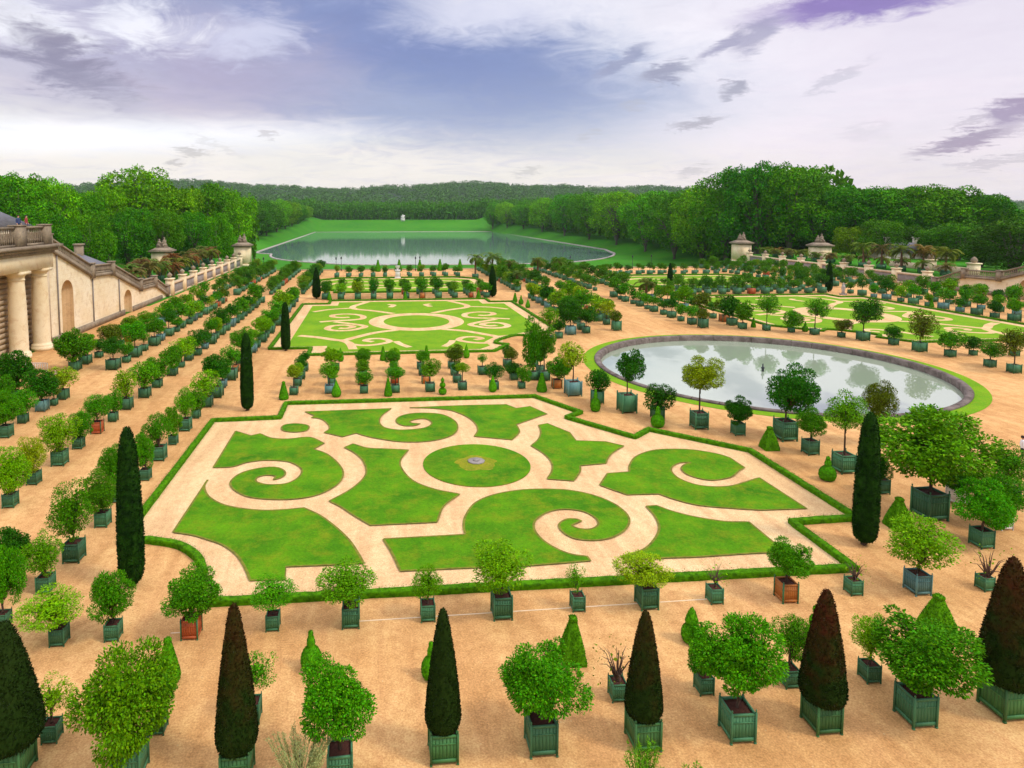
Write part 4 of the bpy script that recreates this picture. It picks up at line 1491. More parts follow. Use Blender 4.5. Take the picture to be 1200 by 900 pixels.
def gate_pier(x, y, label):
    r = thing('gate_pier', label, 'gate pier', (x, y, 0))
    w_ = 2.3
    mb = MB()
    mb.box(-w_ - 0.2, w_ + 0.2, -w_ - 0.2, w_ + 0.2, 0, 0.7)
    mb.box(-w_, w_, -w_, w_, 0.7, 6.1)
    mb.box(-w_ * 0.55, w_ * 0.55, -w_ - 0.12, -w_ - 0.002, 1.2, 5.2)
    link('shaft', mb.mesh('shaft', 'stone_plain'), r)
    mb = MB()
    mb.box(-w_ - 0.25, w_ + 0.25, -w_ - 0.25, w_ + 0.25, 6.1, 6.35)
    mb.box(-w_ - 0.6, w_ + 0.6, -w_ - 0.6, w_ + 0.6, 6.35, 6.8)
    mb.lathe([(w_ + 0.5, 6.8), (w_ - 0.3, 7.15), (w_ * 0.62, 7.5)], 4, square=True)
    link('cornice', mb.mesh('cornice', 'stone_old'), r)
    # sculpture group: a seated pair of lumpy figures on a block
    rng = np.random.default_rng(int(abs(x * 10)))
    mb = MB()
    mb.box(-1.3, 1.3, -0.9, 0.9, 7.5, 7.8)
    for cx, hgt, lean in ((-0.6, 2.0, -0.15), (0.45, 2.5, 0.1)):
        mb.lathe([(0.75, 7.8), (0.8, 8.2), (0.55, 8.6), (0.5, 8.9), (0.58, 7.8 + hgt * 0.62), (0.2, 7.8 + hgt * 0.75), (0.17, 7.8 + hgt * 0.78), (0.26, 7.8 + hgt * 0.88), (0.2, 7.8 + hgt * 0.97), (0.0, 7.8 + hgt)], 10, cx + lean, rng.normal(0, 0.1))
        mb.tube([(cx, -0.3, 8.9), (cx - 0.7 * np.sign(cx), -0.7, 8.6), (cx - 0.9 * np.sign(cx), -0.8, 9.0)], [0.2, 0.16, 0.12], 6)
        mb.tube([(cx, -0.3, 8.2), (cx + 0.1, -1.0, 8.25), (cx + 0.1, -1.05, 7.8)], [0.3, 0.24, 0.16], 6)
    link('sculpture', mb.mesh('sculpture', 'stone_old', True), r)


gate_pier(-41.2, 215.3, 'gate pier with a sculpture at the end of the left wall beside the lake')
gate_pier(-57, 186, 'sculpture topped gate pier rising behind the left palms, in front of the wood')
gate_pier(127, 215.3, 'buff gate pier with a sculpture at the far end of the right wall')
gate_pier(142, 196, 'sculpture topped gate pier behind the clipped hedge before the right wood')

# far end of the garden: low balustrade between the piers, lamp posts
r = thing('stone_edging', 'low stone edging closing the far end of the garden before the lake', 'edging')
mb = MB()
mb.obox((-38, 195.6), (mx(-38), 195.6), 0.5, 0, 0.22)
mb.obox((-38, 195.6), (mx(-38), 195.6), 0.6, 0.22, 0.3)
link('coping', mb.mesh('coping', 'stone_wall'), r)
for i, (px, tp) in enumerate(((394, 300), (400, 299), (487, 300), (492, 304), (299, 302), (309, 301), (741, 299), (763, 302), (668, 303))):
    x, y = U(px, 317.5)
    y2 = 192 + (i % 2) * 2
    x *= y2 / y
    mb = MB().lathe([(0.16, 0.0), (0.16, 0.5), (0.08, 0.6), (0.06, 3.1), (0.05, 3.4)], 8)
    mb.lathe([(0.14, 3.4), (0.22, 3.55), (0.2, 3.95), (0.1, 4.1), (0.0, 4.25)], 8)
    nm = ('first', 'second', 'third', 'fourth', 'fifth', 'sixth', 'seventh', 'eighth', 'ninth')[sorted(range(9), key=lambda k: (394, 400, 487, 492, 299, 309, 741, 763, 668)[k]).index(i)]
    thing('lamp_post', f'thin dark lamp post before the lake, {nm} from the left gate pier', 'lamp post', (x, y2, 0), 'lamp posts at the end of the garden', me=mb.mesh('lamp_post', 'metal_dark'))

# statue on the far bank, pedestal on the third lawn
sxz = terrain_z(np.array([49.0]), np.array([1012.0]))[0]
r = thing('statue', 'white statue on its pedestal on the bank beyond the lake', 'statue', (47.5, 1012, float(sxz)))
link('pedestal', MB().box(-3.0, 3.0, -2, 2, 0, 5).box(-3.4, 3.4, -2.4, 2.4, 5, 5.6).mesh('pedestal', 'marble'), r)
mb = MB().lathe([(1.6, 5.6), (1.9, 6.6), (1.3, 7.6), (1.5, 8.6), (0.6, 9.4), (0.8, 10.0), (0.0, 10.8)], 10)
mb.tube([(-3, 0, 7.2), (0, 0, 7.6), (2.2, 0, 8.0), (3.0, 0, 9.2)], [0.9, 1.3, 1.1, 0.5], 8)
link('rider', mb.mesh('rider', 'marble', True), r)
x, y = U(466, 326)
mb = MB().box(-1.0, 1.0, -1.0, 1.0, 0, 0.5).box(-0.75, 0.75, -0.75, 0.75, 0.5, 2.6).box(-0.95, 0.95, -0.95, 0.95, 2.6, 2.9)
mb.lathe([(0.3, 2.9), (0.25, 3.2), (0.7, 3.7), (0.8, 4.2), (0.9, 4.3), (0.0, 4.35)], 12)
thing('stone_vase', 'pale stone vase on a pedestal in the thin far lawn', 'vase', (x, y, 0), me=mb.mesh('stone_vase', 'marble')).scale = (0.75, 0.75, 0.75)
x, y = U(1052, 347)
mb = MB().box(-1.0, 1.0, -1.0, 1.0, 0, 0.6).lathe([(0.7, 0.6), (0.55, 1.6), (0.8, 3.6), (0.5, 4.8), (0.28, 5.2), (0.35, 5.7), (0.0, 6.2)], 10)
x, y = U(988, 345.5)
thing('statue', 'pale garden statue standing among the trees behind the right lawn', 'statue', (x, y, 0), me=mb.mesh('statue', 'stone_grey', True)).scale = (0.5, 0.5, 0.42)


# houses beyond the walls
def house(label, x0, x1, y0, y1, eave, ridge, z0=0.0, chim=(), wall='plaster', hip=True):
    r = thing('house', label, 'house', (0, 0, 0))
    mb = MB().box(x0, x1, y0, y1, z0 - 1, eave)
    wl = link('wall', mb.mesh('wall', wall), r)
    cx, cy = (x0 + x1) / 2, (y0 + y1) / 2
    o = 0.5
    lx = (x1 - x0) > (y1 - y0)
    ins = min(x1 - x0, y1 - y0) / 2 if hip else -o
    if lx:
        rd = [(x0 + ins, cy, ridge), (x1 - ins, cy, ridge)]
    else:
        rd = [(cx, y0 + ins, ridge), (cx, y1 - ins, ridge)]
    v = [(x0 - o, y0 - o, eave + .003), (x1 + o, y0 - o, eave + .003), (x1 + o, y1 + o, eave + .003), (x0 - o, y1 + o, eave + .003)] + rd
    if lx:
        q, t = [(0, 1, 5, 4), (2, 3, 4, 5), (3, 2, 1, 0)], [(1, 2, 5), (3, 0, 4)]
    else:
        q, t = [(1, 2, 5, 4), (3, 0, 4, 5), (3, 2, 1, 0)], [(0, 1, 4), (2, 3, 5)]
    rf = link('roof', MB().add(v, q, t).mesh('roof', 'slate'), r)
    for (a, b, m) in chim:
        link('chimney', MB().box(a - 0.7, a + 0.7, b - 0.5, b + 0.5, eave + 0.3, ridge + 1.5).box(a - 0.85, a + 0.85, b - 0.65, b + 0.65, ridge + 1.5, ridge + 1.8).mesh('chimney', m), rf)
    return r


house('slate roofed house with a red chimney behind the terrace at the left edge', -84, -55.5, 101, 113, 14.9, 19.4, 0, ((-61, 107, 'brick_red'),), hip=True)
house('small square pavilion with a pointed slate roof behind the stair parapet', -61, -50.5, 126, 137, 5.6, 9.3, 0, ((-55.7, 131.5, 'stone_old'),))
house('slate roofed house with two chimneys behind the right palms', 160, 182, 190, 200, 4.5, 7.4, 0, ((164, 195, 'plaster'), (174, 195, 'plaster')))
# second wall line behind the right palms
r = thing('garden_wall', 'short outer wall with two buff piers behind the right palms', 'wall')
mb = MB().obox((140, 139), (140, 165), 0.5, 2, 4.0)
link('panel', mb.mesh('panel', 'stone_wall'), r)
for yy in (140, 152):
    p = link('pier', MB().box(139.1, 140.9, yy - 0.9, yy + 0.9, 1.5, 5.0).box(138.9, 141.1, yy - 1.1, yy + 1.1, 5.0, 5.3).mesh('pier', 'stone_plain'), r)
    link('finial', MB().lathe([(0.4, 5.3), (0.75, 5.8), (0.5, 6.4), (0.0, 6.8)], 10, 140, yy).mesh('finial', 'stone_old', True), p)

ORD = ['', 'first', 'second', 'third', 'fourth', 'fifth', 'sixth', 'seventh', 'eighth', 'ninth', 'tenth', 'eleventh', 'twelfth', 'thirteenth', 'fourteenth', 'fifteenth',
       'sixteenth', 'seventeenth', 'eighteenth', 'nineteenth', 'twentieth'] + ['twenty ' + s for s in ('first', 'second', 'third', 'fourth', 'fifth', 'sixth', 'seventh', 'eighth', 'ninth')] + ['thirtieth'] + \
      ['thirty ' + s for s in ('first', 'second', 'third', 'fourth', 'fifth', 'sixth', 'seventh', 'eighth', 'ninth')] + ['fortieth'] + ['forty ' + s for s in ('first', 'second', 'third', 'fourth', 'fifth', 'sixth', 'seventh', 'eighth', 'ninth')]


def at(px, Z):
    "ground position on the sight line of a picture column, Z metres away"
    d = FW * CF + RT * (px - CPX)
    return float(d[0] / CF * Z), float(d[1] / CF * Z)


# ------------------------------------------------------------------ the woods
def wood_crown_arrays(seed, n, K, L):
    rng = np.random.default_rng(seed)
    i = np.arange(K) + 0.5
    ph = np.arccos(1 - 2 * i / K)
    th = math.pi * (1 + 5 ** 0.5) * i + rng.uniform(0, 6)
    C = np.stack([np.cos(th) * np.sin(ph), np.sin(th) * np.sin(ph), np.cos(ph)], 1) * rng.uniform(0.55, 0.82, K)[:, None]
    C += rng.normal(0, 0.08, C.shape)
    cs = rng.uniform(0.16, 0.40, K)
    wgt = cs ** 2
    ci = rng.choice(K, n, p=wgt / wgt.sum())
    d = rdir(rng, n)
    out = C[ci] / (np.linalg.norm(C[ci], axis=1, keepdims=True) + 1e-6)
    bad = np.sum(d * out, 1) < -0.3
    d[bad] *= -1
    d[:, 2] = np.where(rng.random(n) < 0.4, np.abs(d[:, 2]), d[:, 2])
    P = C[ci] + d * (cs[ci] * rng.uniform(0.7, 1.06, n))[:, None]
    D = d * 0.5 + rng.normal(0, 0.6, (n, 3)) + np.array([0, 0, -0.1])
    No = d + np.array([0, 0, 0.4]) + rng.normal(0, 0.35, (n, 3))
    l = L * rng.uniform(0.6, 1.4, n)
    lo, hi = np.percentile(P, 1, axis=0), np.percentile(P, 99, axis=0)
    P = (P - (lo + hi) / 2) / ((hi - lo) / 2)
    C = (C - (lo + hi) / 2) / ((hi - lo) / 2)
    mb = MB().leaves(P, D, No, l, l * 0.75)
    return mb, C


WCR = []
for k in range(5):
    mb, C = wood_crown_arrays(300 + k, 13000, 40, 0.058)
    tr = MB()
    for c in C[np.random.default_rng(k).permutation(len(C))[:12]]:
        tr.tube([(0, 0, -1.3), (c[0] * .2, c[1] * .2, -0.8), (c[0] * .6, c[1] * .6, c[2] * .6 - .15), c], [0.06, 0.05, 0.03, 0.01], 5, cap=False)
    WCR.append((mb.mesh('crown', 'leaf_wood'), tr.mesh('limbs', 'bark_grey')))
WTR = MB().lathe([(1.5, -0.03), (1.05, 0.03), (0.85, 0.25), (0.7, 0.6), (0.55, 1.0)], 9).mesh('trunk', 'bark_grey', True)
WG = [(0.070, 0.28, 0.003), (0.058, 0.25, 0.003), (0.105, 0.32, 0.003), (0.038, 0.19, 0.004), (0.12, 0.34, 0.003)]
wood_mass = []


def wood_tree(px, top, Z, wpx, label, col=None, x=None, y=None, name='tree', low=0.2, group=None):
    if x is None:
        x, y = at(px, Z)
    z0 = float(terrain_z(np.array([x]), np.array([y]))[0])
    zt = zat(x, y, top)
    H = zt - z0
    rx = wpx * Z / CF / 2
    zb = z0 + H * low
    rz = (zt - zb) / 2
    k = random.randrange(5)
    r = thing(name, label, 'tree', (x, y, z0), group, random.uniform(0, 6.28))
    c = WG[random.randrange(5)] if col is None else col
    link('crown', WCR[k][0], r, (0, 0, zb + rz - z0), (rx, rx * random.uniform(0.9, 1.1), rz), random.uniform(0, 6), tuple(v * random.uniform(0.85, 1.15) for v in c))
    tk = link('trunk', WTR, r, (0, 0, 0), (0.017 * H + 0.1,) * 2 + (H * low + rz * 0.4,))
    link('limbs', WCR[k][1], tk, ((0, 0, (zb + rz - z0) / tk.scale[2])), (rx / tk.scale[0], rx / tk.scale[1], rz / tk.scale[2]))
    return x, y, z0, H, rx


LEFT_EDGE = [(-25, 204, 150, 80), (22, 207, 165, 72), (62, 212, 178, 64), (98, 228, 190, 52), (128, 221, 200, 56), (166, 199, 215, 84), (207, 222, 225, 60), (243, 219, 240, 66), (274, 226, 258, 52),
             (300, 236, 545, 44), (313, 236, 600, 40), (325, 235, 665, 36), (335, 237, 730, 32), (343, 239, 800, 28), (350, 240, 870, 24), (356, 242, 940, 22), (361, 243, 1000, 18)]
for i, (px, tp, Z, wp) in enumerate(LEFT_EDGE):
    how = ['tall leafy tree', 'broad leafy tree', 'round crowned tree'][i % 3]
    if i == 5:
        lab = 'tallest round headed tree of the left wood, standing above its neighbours'
    else:
        lab = f'{how} of the left wood, {ORD[i + 1]} along its skyline from the left edge'
    wood_tree(px, tp, Z, wp, lab, group='trees of the left wood')
for i, (px, tp, Z, wp) in enumerate([(35, 246, 150, 60), (75, 256, 152, 46), (108, 250, 165, 52), (150, 246, 185, 56), (190, 248, 195, 50), (225, 250, 205, 46), (255, 252, 225, 44)]):
    wood_tree(px, tp, Z, wp * 0.9, f'lower dark tree at the foot of the left wood, {ORD[i + 1]} from the left', WG[3 if i % 2 else 1], low=0.12, group='lower trees of the left wood')
RIGHT_EDGE = [(577, 238, 930, 20), (594, 238, 860, 24), (613, 236, 780, 28), (635, 233, 700, 34), (661, 229, 620, 40), (690, 227, 545, 46), (722, 226, 475, 52), (756, 226, 415, 58), (790, 227, 365, 62), (822, 222, 320, 62), (851, 203, 285, 74),
              (886, 195, 268, 78), (924, 197, 262, 72), (958, 221, 255, 62), (998, 220, 250, 74), (1038, 222, 245, 72), (1076, 220, 240, 78), (1116, 222, 240, 74), (1152, 229, 236, 62), (1188, 246, 232, 50)]
for i, (px, tp, Z, wp) in enumerate(RIGHT_EDGE):
    if px == 886:
        lab = 'tallest tree of the right wood, in the middle of its highest group'
    else:
        lab = f'{["full crowned tree", "tall leafy tree", "broad green tree"][i % 3]} of the right wood, {ORD[i + 1]} crown from the lake end'
    wood_tree(px, tp, Z, wp, lab, group='trees of the right wood')
for px, tp, Z, wp, lab in ((1000, 267, 216, 40, 'rounded dark tree left of the slate roof, in front of the right wood'), (1029, 259, 212, 52, 'broad rounded tree directly above the slate roof at the right'),
                           (1064, 266, 220, 44, 'rounded tree just right of the slate roof chimneys'), (1092, 270, 205, 36, 'small light green rounded tree between the slate roof and the palms'),
                           (1122, 263, 200, 58, 'wide domed tree behind the right palms'), (1150, 285, 175, 40, 'low brownish green tree beside the dense dark tree at the right'),
                           (1188, 261, 160, 84, 'dense dark low branched tree above the stairs at the right edge')):
    wood_tree(px, tp, Z, wp, lab, (0.03, 0.115, 0.004) if Z < 180 else [(0.05, 0.18, 0.004), (0.095, 0.25, 0.004), (0.038, 0.14, 0.004)][int(px) % 3], low=0.1)

# the depth of the woods behind their front trees: one mass each
rng = np.random.default_rng(11)


def mass(name, spots, nleaf, K, L, mat, label, var=1.0):
    vs, fs, n = [], [], 0
    bank = [wood_crown_arrays(500 + k, nleaf, K, L)[0].arrays()[:2] for k in range(4)]
    trunks = MB()
    for x, y, z0, H, rx in spots:
        v, f = bank[rng.integers(4)]
        a = rng.uniform(0, 6.28)
        ca, sa = math.cos(a), math.sin(a)
        rz = H * 0.44
        w = np.stack([(v[:, 0] * ca - v[:, 1] * sa) * rx + x, (v[:, 0] * sa + v[:, 1] * ca) * rx + y, v[:, 2] * rz + z0 + H - rz], 1)
        vs.append(w)
        fs.append(f[0] + n)
        n += len(w)
    me = mesh_np(name, np.concatenate(vs), [np.concatenate(fs)], [mat])
    return kind(link(name, me), 'stuff', label, 'woodland')


spots = []
for lst, sgn in ((LEFT_EDGE, -1), (RIGHT_EDGE, 1)):
    for (pa, ta, Za, wa), (pb, tb, Zb, wb) in zip(lst, lst[1:]):
        for t in ((0.0, 0.33, 0.66) if Zb - Za < 150 else (0.0,)):
            px, tp, Z, wp = (a_ + (b_ - a_) * t for a_, b_ in ((pa, pb), (ta, tb), (Za, Zb), (wa, wb)))
            for row in range(3):
                zz_ = Z + 14 + row * 16 + rng.uniform(-4, 4)
                x, y = at(px, zz_)
                x += sgn * (6 + 8 * row if Z > 260 else 0)
                z0 = float(terrain_z(np.array([x]), np.array([y]))[0])
                zt = zat(x, y, max(ta, tb) + 3 + rng.uniform(0, 6)) 
                spots.append((x, y, z0, max(8, zt - z0), min(11, wp * Z / CF / 2 * rng.uniform(0.7, 1.0))))
# wide wings of wood beyond the picture's edges
for _ in range(60):
    x, y = rng.uniform(-320, -130), rng.uniform(160, 700)
    spots.append((x, y, float(terrain_z(np.array([x]), np.array([y]))[0]), rng.uniform(22, 30), rng.uniform(6, 9)))
    x, y = rng.uniform(250, 520), rng.uniform(220, 800)
    spots.append((x, y, float(terrain_z(np.array([x]), np.array([y]))[0]), rng.uniform(20, 27), rng.uniform(6, 9)))
mass('woodland', spots, 900, 26, 0.2, 'leaf_far', 'deep green mass of wood behind the front trees on both sides')
spots = []
for row in range(3):
    for x in np.arange(-120, 330, 9.0):
        xx, y = x + rng.uniform(-2, 2), 1045 + row * 14 + rng.uniform(-3, 3)
        if abs(xx - 47) < 9 and row < 1:
            continue
        z0 = float(terrain_z(np.array([xx]), np.array([y]))[0])
        spots.append((xx, y, z0 - 1, 27 + rng.uniform(-2, 2), 7.5))
mass('woodland', spots, 420, 18, 0.26, 'leaf_belt', 'even belt of trees behind the white statue at the far end of the lake')
spots = []
while len(spots) < 6500:
    y = rng.uniform(1180, 3300)
    x = rng.uniform(-0.75, 1.15) * y
    z0 = float(terrain_z(np.array([x]), np.array([y]))[0])
    spots.append((x, y, z0 - 2, rng.uniform(11, 23), rng.uniform(8, 17)))
mass('woodland', spots, 70, 9, 0.42, 'leaf_hill', 'wooded hills along the horizon beyond the lake')


# ------------------------------------------------------------------ palms
def palm_crown(seed, nf=30):
    rng = np.random.default_rng(seed)
    mb = MB()
    for i in range(nf):
        a = i * 2.39996 + rng.uniform(-0.2, 0.2)
        e0 = rng.uniform(-0.25, 1.25)
        L = rng.uniform(0.8, 1.05)
        t = np.linspace(0, 1, 9)
        ang = e0 - 1.5 * t ** 1.3
        dr = np.cumsum(np.cos(ang)) / 9 * L
        dz = np.cumsum(np.sin(ang)) / 9 * L
        p = np.stack([dr * math.cos(a), dr * math.sin(a), dz], 1)
        mb.tube(p, np.linspace(0.014, 0.004, 9), 3, cap=False)
        side = np.array([-math.sin(a), math.cos(a), 0])
        Pq, Dq, Nq = [], [], []
        for k in range(1, 9):
            tg = p[k] - p[k - 1]
            tg /= np.linalg.norm(tg)
            for u in (0.0, 0.5):
                q = p[k - 1] + (p[k] - p[k - 1]) * u
                for s in (-1, 1):
                    Pq.append(q)
                    Dq.append(tg * 0.7 + side * s * 0.8 + np.array([0, 0, -0.12]))
                    Nq.append(np.array([0, 0, 1.0]) + side * s * 0.2)
        ll = 0.26 * np.clip(1.1 - np.abs(np.repeat(np.linspace(0, 1, 16), 2) - 0.45), 0.4, 1)
        mb.leaves(Pq, Dq, Nq, ll, 0.06, fold=0.05)
    return mb.mesh('crown', 'palm_frond')


PALM = [palm_crown(800 + i) for i in range(3)]
zz_ = np.linspace(0, 1, 14)
PTR = MB().lathe([(1.15 if i % 2 else 0.95, float(z)) for i, z in enumerate(zz_)], 9).mesh('trunk', 'bark_palm')


def palm(x, y, ztop, r, label, group=None, z0=0.0, col=(0.13, 0.20, 0.03), boxed=True):
    t = thing('palm_tree', label, 'palm', (x, y, z0), group, random.uniform(0, 6))
    h = ztop - z0 - r * 0.35
    if boxed:
        link('planter_box', BODY['g', 1], t, (0, 0, 0), (1.5, 1.5, 1.2))
    link('trunk', PTR, t, (0, 0, 0.6 if boxed else 0), (0.22, 0.22, max(0.4, h - 0.6)))
    link('crown', random.choice(PALM), t, (0, 0, h), (r, r, r), random.uniform(0, 6), tuple(c * random.uniform(0.8, 1.2) for c in col))


for i in range(26):
    yy = 110 + i * 3.5 + random.uniform(-1, 1)
    palm(-45.5 + random.uniform(-1, 1) - (i % 2) * 3, yy, 6.6 + random.uniform(-0.6, 0.7), 3.0 + random.uniform(-.3, .4), f'bushy palm behind the left garden wall, {ORD[i + 1]} from the stairs', 'palms behind the left wall', 2.5 if yy > 126 else 0.0, (0.15, 0.19, 0.03) if i % 3 else (0.22, 0.14, 0.04))
for i in range(24):
    yy = 138 + i * 3.2
    big = i in (1, 3, 4, 6, 8)
    palm(131 + (i % 2) * 3, yy, (8.9 if big else 5.4) + random.uniform(-0.3, 0.3), (3.6 if big else 2.3), f'{"broad" if big else "low bushy"} palm above the right garden wall, {ORD[i + 1]} from the right stairs', 'palms above the right wall', 2.5, (0.16, 0.22, 0.03) if i % 3 else (0.2, 0.17, 0.04))
for px, yb, tp, r, lab in ((557, 326, 298, 2.7, 'slim single stemmed palm before the lake, left of the taller one'), (577, 324, 297, 3.4, 'tall palm above the dark cypress, its fan against the lake'),
                           (600, 324, 306, 2.6, 'wide palm between the tall palm and the avenue, before the lake'), (630, 326, 302, 2.6, 'dark palm at the head of the avenue before the lake'),
                           (655, 324, 302, 2.7, 'brownish palm right of the avenue head, before the lake'), (757, 352, 327, 2.6, 'spreading palm in the crate row on the right of the avenue'),
                           (673, 352, 330, 1.9, 'rusty fronded palm among the crated trees left of the avenue'), (606, 340, 318, 1.6, 'brownish small palm beside the dark cypress near the far lawn')):
    x, y = U(px, yb)
    palm(x, y, zat(x, y, tp), r, lab)

# ------------------------------------------------------------------ yews, cypresses and topiary
YEWS = [(2, 926, 62, 728, 86, 'dark green cone yew in the front row, cut by the left edge'), (275, 925, 39, 706, 56, 'almost black cone yew with reddish shoots, second from the left in front'),
        (521, 898, 36, 712, 49, 'dark green cone yew standing alone in the middle of the front row'), (760, 883, 42, 715, 50, 'dark cone yew with a rusty brown tip beside a bare crated tree'),
        (973, 863, 47, 690, 58, 'reddish brown cone yew between two round crated trees at the front right'), (1194, 847, 56, 652, 68, 'big reddish brown cone yew cut by the right edge')]
for i, (bx, by, cw, tp, ww, lab) in enumerate(YEWS):
    x, y = U(bx, by)
    Zd = depth(x, y) / CF
    wbox = 0.9 if i not in (0, 5) else 1.05
    y += wbox / 2
    h = wbox * 1.12
    r = thing('cone_yew', lab, 'topiary', (x, y, 0), 'cone yews in the front row')
    add_box_parts(r, wbox, h, 'k', 0)
    zt = zat(x, y, tp)
    rx = ww * Zd / 2 * 0.9
    link('trunk', STEMS[0], r, (0, 0, h * 0.84), (0.08, 0.08, 0.5))
    link('crown', YEW[i % 3], r, (0, 0, h * 0.92), (rx, rx, (zt - h * 0.92) / 4.6), i * 1.3, ((0.05, 0.6, 0.02, 0.5, 1.0, 0.8)[i], 0, 0))
CYPS = [(155, 690, 29, 500, CYP[0], 'thick dark cypress column at the front left corner of the scroll lawn'), (1013, 641, 27, 483, CYP[1], 'thick dark cypress column at the front right corner of the scroll lawn'),
        (290, 484, 15, 390, CYP[1], 'slim dark cypress at the far left corner of the front lawn'), (335, 414, 11, 354, CYP[0], 'slim cypress at the near left corner of the second lawn'),
        (371, 353, 10, 313, CYPF, 'pointed cypress at the far left corner of the second lawn'), (577, 351, 10, 311, CYPF, 'pointed cypress below the tall palm at the far right corner of the second lawn'),
        (785, 338, 7, 308, CYPF, 'narrow dark cypress at the far corner of the lawn right of the avenue'), (971, 345, 8, 305, CYPF, 'narrow cypress before the right wall, at the far edge of the right lawn')]
for bx, by, ww, tp, me, lab in CYPS:
    x, y = U(bx, by - 3)
    Zd = depth(x, y) / CF
    r = thing('cypress', lab, 'cypress', (x, y, 0), 'cypress columns at the lawn corners')
    zt = zat(x, y, tp)
    rx = ww * Zd / 2
    link('trunk', STEMS[1], r, (0, 0, 0), (0.16, 0.16, 0.6))
    link('crown', me, r, (0, 0, 0.22), (rx, rx, (zt - 0.22) / (10 if me is not CYPF else 7)), random.uniform(0, 6))

TOPI = [(195, 805, 28, 747, 'cone', 'bell shaped clipped box with a knob, behind the big round tree at front left'), (364, 790, 25, 739, 'onion', 'clipped box onion with a knob, above the round tree right of the black yew'),
        (506, 800, 24, 752, 'onion', 'clipped box peeping out behind the lone middle yew'), (674, 780, 33, 722, 'pyramid', 'four sided clipped box pyramid behind the round tree at front middle'),
        (814, 757, 24, 711, 'capped', 'clipped box ball under a pointed cap, left of the dense round tree'), (962, 758, 24, 707, 'tiered', 'tiered clipped box half hidden behind the reddish brown yew'),
        (1107, 748, 36, 697, 'pyramid', 'broad clipped box pyramid behind the wide tree at front right'), (1059, 622, 27, 583, 'pyramid', 'small clipped pyramid right of the big right cypress'),
        (974, 565, 19, 535, 'onion', 'clipped box onion left of the big right cypress'), (905, 528, 20, 500, 'pyramid', 'clipped pyramid by the hedge, below the big tree at the pond'),
        (773, 502, 16, 476, 'onion', 'clipped box onion before a crated tree at the near left of the pond'), (699, 483, 12, 456, 'onion', 'dark clipped box before a crated tree at the left of the pond'),
        (636, 460, 13, 437, 'cone', 'clipped bell of box left of an orange crate beyond the front lawn'),
        (332, 469, 12, 447, 'cone', 'clipped box cone at the left end of the cross path'), (394, 466, 12, 445, 'teardrop', 'clipped box teardrop behind the front lawn hedge, beside the left pair of crates'),
        (455, 465, 10, 443, 'cone', 'clipped box cone behind the middle of the front lawn hedge'), (519, 463, 10, 442, 'tiered', 'clipped box of three stacked balls on the cross path'),
        (578, 460, 10, 439, 'teardrop', 'clipped box teardrop near the right end of the cross path'),
        (399, 424, 8, 407, 'teardrop', 'clipped box at the near left hedge of the second lawn'), (449, 423, 8, 406, 'cone', 'clipped box cone at the near hedge of the second lawn, left of the middle'),
        (500, 422, 8, 405, 'cone', 'clipped box cone at the near hedge of the second lawn, in the middle'), (547, 420, 8, 403, 'teardrop', 'dark clipped box at the near hedge of the second lawn, right of the middle'),
        (595, 420, 8, 404, 'cone', 'clipped box at the near right corner of the second lawn'),
        (386, 352, 6, 342, 'cone', 'tiny dark cone at the far left hedge of the second lawn'), (475, 351, 5, 341, 'cone', 'tiny dark cone at the far hedge of the second lawn, in the middle'), (561, 350, 6, 340, 'cone', 'tiny dark cone at the far hedge of the second lawn, by the right cypress'),
        (604, 354, 6, 343, 'cone', 'small dark cone at the right hedge of the second lawn, farthest of three'), (611, 357, 6, 346, 'onion', 'small dark cone at the right hedge of the second lawn, middle of three'), (619, 361, 6, 350, 'teardrop', 'small dark ball at the right hedge of the second lawn, nearest of three'),
        (884, 384, 6, 372, 'cone', 'small dark cone between the crates beyond the pond, left of the middle'), (945, 389, 7, 377, 'onion', 'small clipped cone beyond the pond, between two crated trees'),
        (866, 344, 6, 332, 'cone', 'small cone behind the right lawn, toward the gate pier'), (1093, 360, 6, 350, 'cone', 'small cone behind the right lawn, toward the right stairs'), (1126, 364, 6, 354, 'teardrop', 'small round box behind the right lawn, nearest the right stairs')]
for bx, by, ww, tp, ty, lab in TOPI:
    x, y = U(bx, by)
    Zd = depth(x, y) / CF
    rw = ww * Zd * (0.86 if ty == 'pyramid' else 1.0)
    y += rw * 0.35
    zt = max(zat(x, y, tp), rw * 0.8)
    thing('clipped_box', lab, 'topiary', (x, y, 0), 'clipped box figures', random.uniform(-0.1, 0.1), TOP[ty]).scale = (rw, rw, zt)
for i, px in enumerate((443, 468, 492, 516, 539)):
    x, y = U(px, 322)
    thing('clipped_box', f'tiny dark conifer before the lake edge, {ORD[i + 1]} of five from the left', 'topiary', (x * 190 / y, 190 + i % 2, 0), 'clipped box figures', 0, TOP['cone']).scale = (1.7, 1.7, 3.4)

